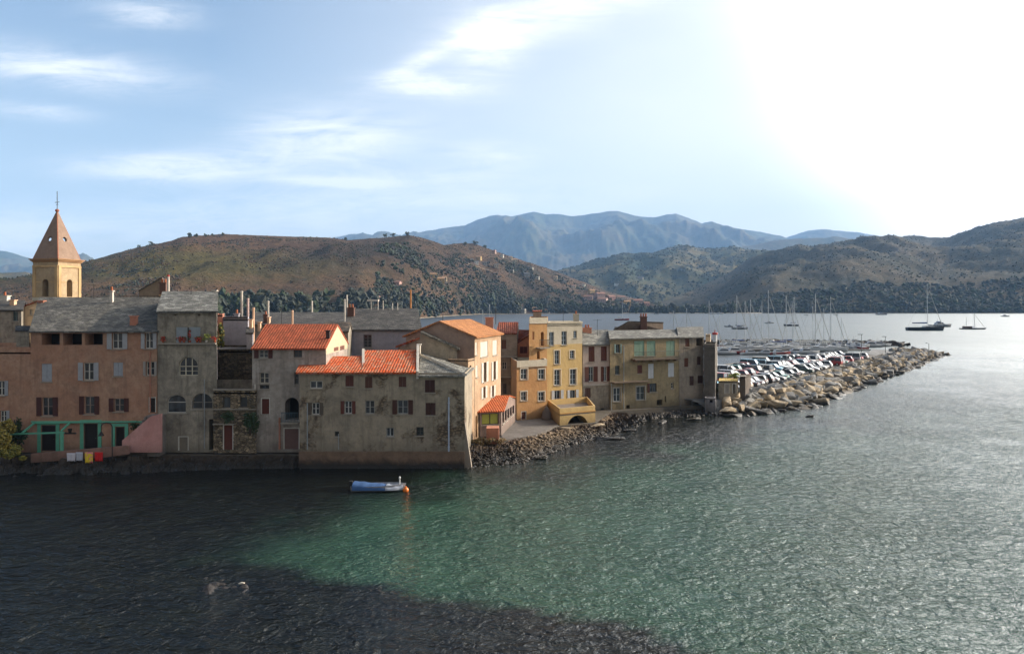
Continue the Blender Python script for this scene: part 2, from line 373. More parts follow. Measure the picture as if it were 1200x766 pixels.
# ================= hills =================
def hillmat(name, cols, sc1=.006, sc2=.03, patch=None, rock=None):
    t = NT(name); p = t.pos()
    a = t.noise(t.scale(p, 1, .6, 1.3), sc1, 6, .62, .4); b = t.noise(p, sc2, 7, .72, .3)
    k = t.ramp(t.math('ADD', t.math('MULTIPLY', a, .62), t.math('MULTIPLY', b, .38)), [(.36+i*.28/(len(cols)-1), c) for i, c in enumerate(cols)])
    for (cx, cy, rx, ry, c, f) in (patch or []):
        s = t.n('ShaderNodeSeparateXYZ'); t.l(p, s.inputs[0])
        q1 = t.math('MULTIPLY', t.math('SUBTRACT', s.outputs[0], cx), 1/rx); q2 = t.math('MULTIPLY', t.math('SUBTRACT', s.outputs[2], cy), 1/ry)
        r2 = t.math('SQRT', t.math('ADD', t.math('MULTIPLY', q1, q1), t.math('MULTIPLY', q2, q2)))
        r2 = t.math('ADD', r2, t.math('MULTIPLY', t.math('SUBTRACT', b, .5), 2.2))
        k = t.mix(t.rng(r2, .5, 1.25, f, 0), k, c)
    f = t.noise(p, sc2*6, 5, .75)
    k = t.mix(t.rng(f, .45, .62, 0, .55), k, (.012, .015, .008))
    if rock: k = t.mix(t.rng(t.noise(p, sc2*1.5, 6, .8), .62, .70, 0, .75), k, rock)
    t.col(k); t.rough(.95); t.b.inputs['Specular IOR Level'].default_value = .1
    t.bump(t.math('ADD', b, t.math('MULTIPLY', f, .5)), 1.0, 8.)
    return t.m
class Hill:
    def __init__(s, prof, foot, crest, seed, amp, nf=.003, power=.8, z0=.5, stretch=.35, rid=1.):
        s.prof, s.foot, s.crest, s.seed, s.amp, s.nf, s.pw, s.z0, s.st, s.rid = prof, foot, crest, seed, amp, nf, power, z0, stretch, rid
    def z(s, px, Y):
        yf, yc = interp(s.foot, px), interp(s.crest, px)
        t_ = (Y-yf)/(yc-yf); py = interp(s.prof, px)
        py += noise.fractal(Vector((px*.05, s.seed, 0)), .6, 2, 5)*.7
        zc = CAMH+(YH-py)*yc/F
        if t_ <= 0: return s.z0+t_*20
        if t_ > 1: return zc-(t_-1)*(zc-s.z0)*.9-(t_-1)**2*40
        x = X(px, Y)
        v = Vector((x*s.nf, Y*s.nf*s.st, s.seed*5.3))
        n = noise.ridged_multi_fractal(v, .95, 2.0, 4, 1., 2.)-1.1
        n2 = noise.fractal(Vector((x*s.nf*5, Y*s.nf*5*.6, s.seed)), .7, 2, 5)
        env = (4*t_*(1-t_))**.8
        return s.z0+(zc-s.z0)*(t_**s.pw)+s.amp*env*(n*s.rid+n2*.2)+s.amp*.12*n2*min(1, t_*6)*(1-t_)
    def mesh(s, name, mat, x0, x1, nu, ntt, tmax=1.25):
        b = MB(); b.smooth = True; vs_, fs_ = [], []
        for j in range(ntt+1):
            t_ = -.03+(tmax+.03)*j/ntt
            for i in range(nu+1):
                px = x0+(x1-x0)*i/nu; yf, yc = interp(s.foot, px), interp(s.crest, px); Y = yf+(yc-yf)*t_
                vs_.append((X(px, Y), Y, s.z(px, Y)))
        for j in range(ntt):
            for i in range(nu): fs_.append((j*(nu+1)+i, j*(nu+1)+i+1, (j+1)*(nu+1)+i+1, (j+1)*(nu+1)+i))
        b.add(vs_, fs_); return b.build(name, mat, kind='structure')
    def hit(s, px, py, dy=0):
        """first point of the slope met by the line of sight through a picture point"""
        yf, yc = interp(s.foot, px), interp(s.crest, px); Y = yf
        while Y < yc*1.02:
            if s.z(px, Y) > Z(py, Y): break
            Y += (yc-yf)/150
        return Vector((X(px, Y), Y, s.z(px, Y)))
near_hill = Hill([(-200, 345), (60, 325), (97, 308), (130, 298), (160, 290), (200, 282), (215, 277), (260, 273.5), (310, 276), (380, 278), (410, 281), (440, 279), (480, 275.5), (500, 280), (520, 287), (540, 284.5), (556, 285), (580, 294), (600, 301), (640, 314), (680, 329), (720, 344), (760, 353), (800, 361), (900, 366)],
                 [(-200, 420), (100, 480), (420, 640), (490, 790), (567, 1125), (650, 1180), (900, 1220)], [(-200, 900), (100, 950), (300, 1150), (480, 1250), (600, 1600), (720, 1850), (900, 2000)], 3, 17, .0042)
m1 = hillmat('maquis_hill_ground', ['#333424', '#483d2c', '#5c4936', '#6d543c', '#464434'], .012, .06,
             patch=[(-370, 92, 150, 34, '#6e5036', .6), (-300, 55, 150, 22, '#5f5a28', .7), (-560, 62, 110, 40, '#33401f', .6), (-190, 80, 120, 40, '#3a2e26', .6)], rock='#8d8272')
near_hill.mesh('hill', m1, -200, 880, 420, 130)
right_ridge = Hill([(680, 368), (740, 362), (780, 352), (800, 345), (850, 322), (881, 303), (900, 297), (936, 289), (951, 291), (995, 284), (1017, 281), (1053, 279), (1072, 278), (1090, 281), (1112, 281), (1127, 276), (1149, 268.5), (1174, 261), (1200, 255.5), (1260, 245), (1500, 230)],
                   [(680, 1250), (1500, 1230)], [(680, 1500), (800, 2000), (940, 2900), (1100, 3200), (1500, 3300)], 11, 62, .0016)
m2 = hillmat('dry_ridge_ground', ['#2c3024', '#39392a', '#4a4330', '#564a34', '#38392c'], .004, .02, rock='#6f675a')
right_ridge.mesh('hill', m2, 690, 1400, 420, 130)
mid_ridge = Hill([(560, 340), (640, 325), (665, 316), (690, 309), (709, 303.5), (731, 295.5), (745, 297), (764, 298), (783, 290), (805, 286.5), (818, 291), (837, 292.5), (859, 289.5), (874, 294), (900, 293), (930, 297), (1000, 300)],
                 [(560, 1900), (1000, 2100)], [(560, 3300), (1000, 4300)], 21, 85, .0012)
m3 = hillmat('olive_ridge_ground', ['#2b3a28', '#3b4530', '#4e4d32', '#665a38', '#3b4430'], .003, .014, rock='#7a7060')
mid_ridge.mesh('hill', m3, 560, 1000, 300, 100)
m4 = hillmat('distant_mountain_ground', ['#26331f', '#3a4228', '#4f4c32', '#5d5238', '#33402a'], .0012, .006)
far_ridge = Hill([(640, 330), (700, 310), (800, 300), (881, 287), (907, 281), (921, 279.5), (936, 279), (969, 278), (978, 276.5), (1009, 281), (1060, 286), (1100, 300)], [(640, 4500), (1100, 4500)], [(640, 6500), (1100, 6500)], 31, 100, .001)
far_ridge.mesh('mountain', m4, 640, 1100, 240, 60)
mountain = Hill([(340, 300), (390, 279), (410, 274), (425, 273), (440, 275), (470, 276), (482, 274.5), (500, 270), (528, 265.5), (545, 264), (560, 257), (580, 254.5), (600, 253.5), (612, 250), (625, 247.5), (640, 251), (655, 250), (672, 252.5), (690, 250), (700, 249), (712, 247), (724, 246.5), (736, 250), (752, 253), (766, 254), (780, 251), (792, 250), (806, 254), (822, 261), (834, 259), (848, 264), (862, 267), (890, 271), (915, 276), (960, 290), (1010, 300)],
                [(300, 6500), (1010, 6500)], [(340, 10500), (1010, 10500)], 41, 300, .0006)
mountain.mesh('mountain', m4, 340, 1010, 420, 90)
small_peak = Hill([(880, 300), (920, 279), (935, 273.5), (950, 270), (966, 268.5), (985, 271), (1010, 273.5), (1036, 277), (1070, 284), (1120, 300)], [(880, 9000), (1120, 9000)], [(880, 12000), (1120, 12000)], 51, 250, .0006)
small_peak.mesh('mountain', m4, 880, 1120, 160, 50, 1.02)
left_mtn = Hill([(-200, 270), (-60, 284), (0, 294.5), (12, 296), (40, 303), (60, 306), (85, 301), (100, 302), (115, 306), (160, 320)], [(-200, 5000), (160, 5000)], [(-200, 8000), (160, 8000)], 61, 200, .0008)
left_mtn.mesh('mountain', m4, -200, 160, 160, 60)
left_hill = Hill([(-200, 312), (0, 319), (30, 318), (45, 322), (70, 328), (110, 335)], [(-200, 1300), (200, 1300)], [(-200, 2300), (200, 2300)], 71, 50, .002)
left_hill.mesh('hill', m3, -200, 110, 120, 60)
# ================= building kit =================
GL = glassm()
WHT = plain('white_frame_paint', '#c9c6bd', .6); SILL = plain('stone_sill', '#8d867a', .9); DARKIN = plain('dark_interior', '#1c1a18', .95)
def ray_u(A, B, px):
    """distance along wall line A->B (plan) where picture column px meets it"""
    k = (px-600)/F; dx, dy = B[0]-A[0], B[1]-A[1]; L = math.hypot(dx, dy); dx /= L; dy /= L
    u = (k*A[1]-A[0])/(dx-k*dy); return u, A[1]+u*dy
class Bld:
    def __init__(s, name, label, cat, c, z0, z1, mat, group=None, walls='frbl'):
        s.c = [Vector((p[0], p[1])) for p in c]; s.z0, s.z1, s.mat = z0, z1, mat
        s.root = thing(name, label, cat, (s.c[0].x, s.c[0].y, z0), group)
        s.w = MB(); s.op = {'f': [], 'r': [], 'b': [], 'l': []}; s.zt = {}; s.mats = [mat, DARKIN]; s.skip = set('frbl')-set(walls); s.tri = []
    def side(s, k):
        i = 'frbl'.index(k); return s.c[i], s.c[(i+1) % 4]
    def fr(s, k):
        A, B = s.side(k); d = (B-A).normalized(); return A, d, Vector((d.y, -d.x)), (B-A).length
    def pt(s, k, u, z, out=0.):
        A, d, n, L = s.fr(k); q = A+d*u+n*out; return Vector((q.x, q.y, z))
    def uz(s, k, px0, py0, px1, py1):
        A, B = s.side(k)
        u0, Y0 = ray_u(A, B, px0); u1, Y1 = ray_u(A, B, px1); Ym = (Y0+Y1)/2
        return u0, u1, Z(py1, Ym), Z(py0, Ym)
    def hole(s, k, u0, u1, za, zb, arch=0., depth=.22, back=False):
        A, d, n, L = s.fr(k); zt = s.zt.get(k, s.z1)
        u0, u1 = max(u0, .12), min(u1, L-.12); zb = min(zb, zt-.1); za = max(za, s.z0+.02)
        for (a, b, c_, e, *_r) in s.op[k]:
            if u0 < b and u1 > a and za < e and zb > c_: return None
        if u1-u0 < .1 or zb-za < .1: return None
        s.op[k].append((u0, u1, za, zb, arch, depth, back)); return u0, u1, za, zb
    def win(s, k, x0, y0, x1, y1, kind='w', col='#8f8f8c', arch=0., frame='#bdbab0', fr_=None, panes=2, bars=1, shut=.5, sill=True, surround=None):
        """kind: w window, so open shutters (rect spans both), sc closed shutters, hole, door"""
        u0, u1, za, zb = s.uz(k, x0, y0, x1, y1)
        full = (u0, u1)
        if kind in ('so', 'sl', 'sr'):
            wd = u1-u0
            q = wd*shut/2
            if kind in ('so', 'sl'): u0 += q
            if kind in ('so', 'sr'): u1 -= q
        h = s.hole(k, u0, u1, za, zb, arch, 1.6 if kind == 'hole' else .24, kind == 'hole')
        if h is None: return None
        u0, u1, za, zb = h
        if kind == 'hole': return None
        A, d, n, L = s.fr(k); d3, n3, z3 = Vector((d.x, d.y, 0)), Vector((n.x, n.y, 0)), Vector((0, 0, 1))
        fm = plain('frame_'+frame.strip('#'), frame, .6)
        w = MB(); P0 = lambda u, z, o: s.pt(k, u, z, o)
        fw, fd = .07, .06; o_ = -.16
        r = (u1-u0)/2*arch
        def bar(ua, ub, a, b, o=o_, th=fd): w.obox(P0(ua, a, o-th), d3*(ub-ua), n3*th, z3*(b-a))
        nm = 'door' if kind == 'door' else 'window'
        if kind == 'sc':
            w.m = 0
            mid = (u0+u1)/2
            bar(u0+.01, mid-.012, za+.02, zb-.02, -.04, .05); bar(mid+.012, u1-.01, za+.02, zb-.02, -.04, .05)
            win_ = w.build('window', louvre('shutter_'+col.strip('#'), col), s.root)
            if sill:
                m = MB(); m.obox(P0(u0-.08, za-.09, -.05), d3*(u1-u0+.16), n3*.14, z3*.08); m.build('sill', SILL, win_)
            return win_
        if kind == 'door':
            dc = louvre('door_'+col.strip('#'), col)
            bar(u0+.02, u1-.02, za+.01, zb-.01, -.12, .06)
            o = w.build('door', dc, s.root)
            m = MB(); m.obox(P0(u0-.0, za, -.1), d3*.09, n3*.06, z3*(zb-za)); m.obox(P0(u1-.09, za, -.1), d3*.09, n3*.06, z3*(zb-za)); m.obox(P0(u0+.09, zb-.09, -.1), d3*(u1-u0-.18), n3*.06, z3*.09); m.build('frame', fm, o)
            m = MB(); m.tube(P0(u1-.22, (za+zb)/2-.1, -.115), P0(u1-.22, (za+zb)/2-.1, -.03), .035); m.build('handle', plain('dull_metal', '#55524c', .5, .6), o)
            return o
        bar(u0, u0+fw, za, zb-r); bar(u1-fw, u1, za, zb-r); bar(u0+fw, u1-fw, za, za+fw)
        if not arch: bar(u0+fw, u1-fw, zb-fw, zb)
        else:
            N = 10; um = (u0+u1)/2; hw = (u1-u0)/2
            for i in range(N):
                g0, g1 = math.pi*i/N, math.pi*(i+1)/N
                pts = [P0(um+math.cos(g)*hw*q_, zb-r+math.sin(g)*r*q_, o_) for g, q_ in ((g0, 1), (g1, 1), (g1, 1-fw/hw), (g0, 1-fw/hw))]
                w.prism(pts, vec=-n3*fd)
            bar(u0+fw, u1-fw, zb-r-fw/2, zb-r+fw/2)
        for i in range(1, panes):
            u = u0+(u1-u0)*i/panes; bar(u-.045, u+.045, za+fw, zb-(fw if not arch else .02))
        for i in range(1, bars+1):
            z = za+(zb-r-za)*i/(bars+1)
            for j in range(panes):
                ua, ub = u0+(u1-u0)*j/panes+.05, u0+(u1-u0)*(j+1)/panes-.05
                bar(ua, ub, z-.02, z+.02, o_-.01, .03)
        win_ = w.build('window', fm, s.root)
        m = MB(); g = P0
        if arch:
            N = 10; um = (u0+u1)/2; hw = (u1-u0)/2
            m.poly([g(u0, za, -.2), g(u1, za, -.2)]+[g(um+math.cos(math.pi*i/N)*hw, zb-r+math.sin(math.pi*i/N)*r, -.2) for i in range(N+1)])
        else: m.poly([g(u0, za, -.2), g(u1, za, -.2), g(u1, zb, -.2), g(u0, zb, -.2)])
        m.build('pane', GL, win_)
        if sill:
            m = MB(); m.obox(P0(u0-.1, za-.1, -.1), d3*(u1-u0+.2), n3*.2, z3*.08); m.build('sill', SILL, win_)
        if kind in ('so', 'sl', 'sr'):
            lm = louvre('shutter_'+col.strip('#'), col)
            for (a, b, on) in ((full[0], u0-.03, kind != 'sr'), (u1+.03, full[1], kind != 'sl')):
                if not on or b-a < .05: continue
                m = MB(); m.obox(P0(a, za-.02, .02), d3*(b-a), n3*.045, z3*(zb-za+.04)); m.build('shutter', lm, win_)
        if surround:
            sm = plain('surround_'+surround.strip('#'), surround, .85); m = MB(); q = .14
            m.obox(P0(u0-q, za, .003), d3*(q-.01), n3*.03, z3*(zb-za+q)); m.obox(P0(u1+.01, za, .003), d3*(q-.01), n3*.03, z3*(zb-za+q)); m.obox(P0(u0-.005, zb+.01, .003), d3*(u1-u0+.01), n3*.03, z3*(q-.01)); m.build('surround', sm, win_)
        return win_
    def build_wall(s):
        for k in 'frbl':
            if k in s.skip: continue
            A, d, n, L = s.fr(k); zt = s.zt.get(k, s.z1); ops = s.op[k]
            us = sorted({0, L, *[o[0] for o in ops], *[o[1] for o in ops]}); zs = sorted({s.z0, zt, *[o[2] for o in ops], *[o[3] for o in ops]})
            for a, b in zip(us, us[1:]):
                for c, e in zip(zs, zs[1:]):
                    if b-a < 1e-4 or e-c < 1e-4: continue
                    um, zm = (a+b)/2, (c+e)/2
                    if any(o[0] < um < o[1] and o[2] < zm < o[3] for o in ops): continue
                    s.w.poly([s.pt(k, a, c), s.pt(k, b, c), s.pt(k, b, e), s.pt(k, a, e)])
            for (a, b, c, e, arch, dp, back) in ops:
                q = lambda u, z, o: s.pt(k, u, z, o)
                r = (b-a)/2*arch; zs_ = e-r
                s.w.poly([q(a, c, -dp), q(b, c, -dp), q(b, c, 0), q(a, c, 0)])
                s.w.poly([q(a, c, 0), q(a, zs_, 0), q(a, zs_, -dp), q(a, c, -dp)])
                s.w.poly([q(b, c, -dp), q(b, zs_, -dp), q(b, zs_, 0), q(b, c, 0)])
                if arch:
                    N = 12; um, hw = (a+b)/2, (b-a)/2
                    ap = [(um-math.cos(math.pi*i/N)*hw, zs_+math.sin(math.pi*i/N)*r) for i in range(N+1)]
                    for i, (p0, p1) in enumerate(zip(ap, ap[1:])):
                        cu = a if i < N//2 else b
                        s.w.poly([q(cu, e, 0), q(p0[0], p0[1], 0), q(p1[0], p1[1], 0)])
                        s.w.poly([q(p0[0], p0[1], 0), q(p0[0], p0[1], -dp), q(p1[0], p1[1], -dp), q(p1[0], p1[1], 0)])
                    s.w.poly([q(a, e, 0), q(um, e, 0), q(um, zs_+r, 0)][::1]) if False else None
                else: s.w.poly([q(a, e, 0), q(b, e, 0), q(b, e, -dp), q(a, e, -dp)])
                if back:
                    s.w.m = 1; s.w.poly([q(a, c, -dp), q(b, c, -dp), q(b, e, -dp), q(a, e, -dp)]); s.w.m = 0
        for t_ in s.tri: s.w.poly(t_)
        return s.w.build('wall', s.mats, s.root)
    def c3(s, i, z): return Vector((s.c[i].x, s.c[i].y, z))
    def slab(s, pts, mat, th=.14, name='roof'):
        m = MB(); m.prism(pts, down=th); return m.build(name, mat, s.root)
    def gable_x(s, rise, mat, oh=.3, th=.16, rf=.5, side_oh=.2, zf=None):
        """ridge runs parallel to the front"""
        FL, FR, BR, BL = [s.c3(i, s.z1) for i in range(4)]
        RL = FL.lerp(BL, rf)+Vector((0, 0, rise)); RR = FR.lerp(BR, rf)+Vector((0, 0, rise))
        s.tri += [[FR, BR, RR], [BL, FL, RL]]
        up = Vector((0, 0, th)); dx = (FR-FL).normalized()*side_oh
        fL, fR = FL+(FL-RL)*(oh/(FL-RL).length), FR+(FR-RR)*(oh/(FR-RR).length)
        bL, bR = BL+(BL-RL)*(oh/(BL-RL).length), BR+(BR-RR)*(oh/(BR-RR).length)
        m = MB(); m.prism([fL-dx+up, fR+dx+up, RR+dx+up, RL-dx+up], down=th-.01); m.prism([RL-dx+up, RR+dx+up, bR+dx+up, bL-dx+up], down=th-.01)
        s.ridge = (RL+up, RR+up); return m.build('roof', mat, s.root)
    def gable_y(s, rise, mat, oh=.3, th=.16, rf=.5, side_oh=.25, zr=None):
        """gable end faces front; zr: eave height at right if different"""
        zr = s.z1 if zr is None else zr
        FL, BL = s.c3(0, s.z1), s.c3(3, s.z1); FR, BR = s.c3(1, zr), s.c3(2, zr)
        RF = FL.lerp(FR, rf); RB = BL.lerp(BR, rf); RF.z = RB.z = max(s.z1, zr)+rise
        if zr != s.z1: s.zt['r'] = zr; s.zt['f'] = s.zt['b'] = min(s.z1, zr)
        lo = min(s.z1, zr)
        s.tri += [[s.c3(0, lo), s.c3(1, lo), FR, RF, FL], [s.c3(2, lo), s.c3(3, lo), BL, RB, BR]] if zr != s.z1 else [[FL, FR, RF], [BR, BL, RB]]
        up = Vector((0, 0, th)); dy = (BL-FL).normalized()*side_oh
        l0, l1 = FL+(FL-RF).normalized()*oh, BL+(BL-RB).normalized()*oh
        r0, r1 = FR+(FR-RF).normalized()*oh, BR+(BR-RB).normalized()*oh
        m = MB(); m.prism([l0-dy+up, RF-dy+up, RB+dy+up, l1+dy+up], down=th-.01); m.prism([RF-dy+up, r0-dy+up, r1+dy+up, RB+dy+up], down=th-.01)
        s.ridge = (RF+up, RB+up); return m.build('roof', mat, s.root)
    def flat(s, mat, par=.5, th=.2, pmat=None):
        m = MB(); m.prism([s.c3(i, s.z1-par) for i in range(4)], down=.15); r = m.build('roof', mat, s.root)
        m = MB(); n = 4
        cx = sum((s.c[i] for i in range(4)), Vector((0, 0)))/4
        inn = [s.c[i]+(cx-s.c[i]).normalized()*th*1.4 for i in range(4)]
        for i in range(4):
            j = (i+1) % 4
            pts = [Vector((*s.c[i], s.z1)), Vector((*s.c[j], s.z1)), Vector((*inn[j], s.z1)), Vector((*inn[i], s.z1))]
            m.poly(pts); a, b = pts[3], pts[2]; m.poly([a, b, b-Vector((0, 0, par)), a-Vector((0, 0, par))])
        m.build('parapet', pmat or s.mat, s.root); return r
    def band(s, k, z0, z1, out=.06, mat=None, name='cornice', u0=None, u1=None):
        A, d, n, L = s.fr(k); a = 0 if u0 is None else u0; b = L if u1 is None else u1
        m = MB(); m.obox(s.pt(k, a, z0, .002), Vector((d.x, d.y, 0))*(b-a), Vector((n.x, n.y, 0))*out, (0, 0, z1-z0)); return m.build(name, mat or s.mat, s.root)
    def zf(s, k, px, py):
        A, B = s.side(k); u, Y = ray_u(A, B, px); return Z(py, Y)
    def pipe(s, k, px, py0, py1, mat, r=.06, name='drainpipe'):
        A, B = s.side(k); u, Y = ray_u(A, B, px); m = MB(); m.tube(s.pt(k, u, Z(py1, Y), .1), s.pt(k, u, Z(py0, Y), .1), r); 
        z = Z(py1, Y)+.5
        while z < Z(py0, Y): m.tube(s.pt(k, u, z, .1), s.pt(k, u, z+.08, .1), r*1.4); z += 2
        return m.build(name, mat, s.root)
    def done(s): return s.build_wall()
def chimney(root, x, y, z0, z1, sx=.6, sy=.6, mat=None, cap=True, pots=1, label=None, name='chimney'):
    m = MB(); m.cbox((x, y, z0), sx, sy, z1-z0)
    if cap: m.cbox((x, y, z1+.002), sx+.16, sy+.16, .09)
    o = m.build(name, mat, root)
    if pots:
        m = MB()
        for i in range(pots):
            m.tube((x+(i-(pots-1)/2)*.35, y, z1+.09), (x+(i-(pots-1)/2)*.35, y, z1+.5), .13, .11, 10)
        m.build('chimney_pot', plain('clay_pot', '#9a5a3c', .9), o)
    return o
# ================= town =================
LAUZE = slate('lauze_roof', '#605d56'); LAUZE_L = slate('pale_lauze_roof', '#76756e', '#43423c', '#7c7868'); LAUZE_D = slate('dark_lauze_roof', '#4a4743', '#23221f', '#6a6352')
TER = tile('new_red_tiles', '#a4553a', '#824c36'); TER_B = tile('orange_red_tiles', '#c44f20', '#98502c', .6); TER_O = tile('pale_orange_tiles', '#b37c50', '#97684a'); TER_D = tile('old_red_tiles', '#8e3e26', '#5c3426', .2)
CLAY = plain('pink_chimney_render', '#a8705a', .9); CREAM = plain('cream_render', '#c8a284', .9); WPOST = plain('weathered_white', '#b9b2a6', .85)
GREEN = plain('sea_green_paint', '#55997f', .55); IRON = plain('dark_iron', '#24211f', .6, .3); ZINC = plain('zinc_pipe', '#8d9294', .5, .4); BRN = '#4a2620'; CONC = stucco('quay_concrete', '#77706a', amt=.6)
S_PINK = stucco('pink_render', '#a07860', '#665246', .6, '#ad8c74', .5, 1)
S_GREY = stucco('grey_render', '#857d70', '#4a443a', .8, '#9c9484', .8, 2)
S_GRY2 = stucco('warm_grey_render', '#968c82', '#58504a', .7, '#a8a198', .7, 3)
S_GRY3 = stucco('patched_grey_render', '#8c8272', '#544c40', .6, '#9c907c', .7, 4, rub='#6c5c48')
S_LAV = stucco('pale_lavender_render', '#908d94', '#6d6a6a', .35, '#9d9aa0', .35, 5)
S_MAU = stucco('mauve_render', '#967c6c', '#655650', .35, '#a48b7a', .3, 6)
S_SALM = stucco('salmon_render', '#a88a6c', '#7c6850', .5, '#b3987c', .3, 7)
S_YEL = stucco('yellow_render', '#bda06c', '#8c7650', .3, '#bea36c', .25, 8); S_ORG = stucco('orange_render', '#ae8050', '#846440', .35, '#b78e5e', .3, 9); S_CRM = stucco('cream_upper_render', '#b5ac98', '#8d8574', .3, '#c0b8a6', .3, 10)
S_BEI = stucco('beige_render', '#8d7f62', '#564c3c', .6, '#9a8a6a', .6, 11); S_BEI2 = stucco('grey_beige_render', '#8b7f70', '#4d463c', .6, '#958a7c', .6, 12); S_ROS = stucco('rose_white_render', '#ad9a8d', '#7d6e66', .3, '#b8a89c', .3, 13)
S_TWR = stucco('ochre_tower_render', '#a28b6c', '#7c684c', .5, '#ab9676', .3, 14)
S_SPIRE = stucco('spire_render', '#86705f', '#665042', .5, '#8c7666', .3, 15)
S_PLK = stucco('pale_pink_render', '#b5827a', '#7d5e58', .4, '#bf9088', .3, 16)
RUB = rubble('rubble_stone', '#7d6e58'); RUBD = rubble('dark_rubble_stone', '#4d4336', '#221f1b')
GY = 1.1    # street level by the water
# --- long pink house at the left
b = Bld('pink_house', 'long pink house on the left with white shutters and green ground floor frames', 'house',
        [G(-70, 72), G(188, 72), G(196, 80.5), G(-60, 80.5)], GY, Z(388.5, 72), S_PINK)
# roofed part starts at px 36, terrace wall left of it lower
zw = Z(406.5, 72)
b.c = [Vector(G(36, 72)), Vector(G(184.3, 72)), Vector(G(191, 81)), Vector(G(48, 81))]
for (x0, x1) in ((48.5, 70), (74, 96), (99.3, 120.5)): b.win('f', x0, 390.8, x1, 404.2, 'hole')
b.win('f', 125.5, 388.9, 149.3, 408.6, 'so', '#a8aaad', frame='#b8b6ae'); b.win('f', 165.4, 388.4, 183.6, 408.3, 'so', '#a8aaad', frame='#b8b6ae')
b.win('f', 48.7, 426, 60.8, 447, 'sc', '#a0a4ab'); b.win('f', 91.7, 425, 115.6, 445.3, 'so', '#a4a6ab'); b.win('f', 132.8, 424.5, 144, 440.6, 'sc', '#a0a4ab'); b.win('f', 168, 423.6, 183.8, 439.7, 'so', '#9a958e', shut=.4)
b.win('f', 43, 465.5, 68, 487, 'so', BRN, shut=.5, frame='#8a7a70'); b.win('f', 93, 464.3, 116.3, 485, 'so', BRN, frame='#8a7a70'); b.win('f', 127.8, 466.7, 151, 482, 'so', BRN, frame='#8a7a70'); b.win('f', 174, 465, 183.6, 483, 'door', '#2e2622')
for (x0, y0, x1) in ((48.5, 498, 65.3), (98.5, 496, 114.5), (135.5, 500, 146)):
    w = b.win('f', x0, y0, x1, 528, 'door', '#1f1a1a', frame='#3a302c')
    u0, u1, za, zb = b.uz('f', x0, y0, x1, 528); m = MB(); A, d, n, L = b.fr('f'); d3 = Vector((d.x, d.y, 0))
    for (ua, ub, a, c) in ((u0-.36, u0-.04, b.z0, zb+.34), (u1+.04, u1+.36, b.z0, zb+.34), (u0-.03, u1+.03, zb+.05, zb+.34)): m.obox(b.pt('f', ua, a, .003), d3*(ub-ua), (0, -.06, 0), (0, 0, c-a))
    m.build('door_surround', GREEN, b.root)
b.pipe('f', 176.5, 412, 482, plain('pink_pipe', '#9c6c58', .8)); 
m = MB(); A, d, n, L = b.fr('f'); u0, _ = ray_u(*b.side('f'), 37); u1, _ = ray_u(*b.side('f'), 168); m.obox(b.pt('f', u0, Z(495, 72), .003), (u1-u0, 0, 0), (0, -.08, 0), (0, 0, .16)); m.build('green_band', GREEN, b.root)
b.band('f', Z(390.3, 72), Z(388.8, 72), .1, plain('pink_trim', '#a86c50', .9), 'eave_trim')
rz = Z(350, 81)-b.z1
FL, FR, BR, BL = [b.c3(i, b.z1) for i in range(4)]
rf = b.gable_x(rz, LAUZE, oh=.35, rf=.93, side_oh=.15)
chimney(rf, X(157, 73.3), 73.3, b.z1+.1, Z(371, 73.3), .55, .5, CLAY, pots=0)
chimney(rf, X(131, 79), 79, Z(358, 79), Z(341.5, 79), .28, .28, WPOST, pots=1)
chimney(rf, X(49, 79), 79, Z(368, 79), Z(353, 79), .5, .45, CLAY, pots=0)
m = MB()
for i in range(13): m.tube((X(141+i*4, 80.6), 80.6, Z(352, 80.6)), (X(141+i*4, 80.6), 80.6, Z(346.5, 80.6)), .02)
m.tube((X(140, 80.6), 80.6, Z(347, 80.6)), (X(190, 80.6), 80.6, Z(347, 80.6)), .022)
m.build('ridge_railing', IRON, rf)
b.done()
# terrace wing, same pink wall, roofless
b = Bld('pink_terrace_wing', 'lower flat topped pink wing at the far left edge', 'house', [G(-90, 72), (X(36, 72)-.01, 72), (X(36, 72)-.01, 80), G(-90, 80)], GY, zw, S_PINK)
b.win('f', -8, 446.2, 9.8, 463.2, 'so', '#9a9da3'); b.win('f', -60, 446, -44, 463, 'so', '#9a9da3'); b.win('f', -4, 481, 11.2, 494, 'so', '#9a9da3')
b.flat(CONC, .5); b.done()
# houses behind the terrace at far left
b = Bld('grey_stone_house', 'dark grey house behind the pink terrace at the far left, under a low stone roof', 'house', [G(-60, 84), G(25, 84), G(30, 92), G(-50, 92)], 2, Z(364, 84), S_GREY)
b.win('f', 15, 364, 21, 376, 'w', frame='#3e5a58'); b.gable_x(1.0, LAUZE_D); chimney(b.root, X(15.5, 86), 86, Z(360, 86), Z(352, 86), .5, .5, CREAM, pots=0); chimney(b.root, X(6, 88), 88, Z(360, 88), Z(347, 88), .8, .6, WPOST, pots=1); b.done()
b = Bld('low_outhouse', 'low grey outhouse standing on the pink terrace at the far left', 'outhouse', [G(19, 76), G(34, 76), G(34.5, 79), G(19.5, 79)], zw-.5, Z(388, 76), S_GREY); b.gable_x(.4, LAUZE_D, .15, .1, side_oh=.1); b.done()
b = Bld('cream_gabled_house', 'small sunlit cream house behind the left end of the long stone roof', 'house', [G(24.5, 88), G(44, 88), G(48, 95), G(28, 95)], 2, Z(361, 88), plain('cream_wall', '#c4b095', .9))
b.win('f', 34, 357.8, 38, 369, 'w'); b.zt['f'] = b.z1; b.gable_y(.1, TER_D, rf=.97, zr=Z(355, 88)); b.done()
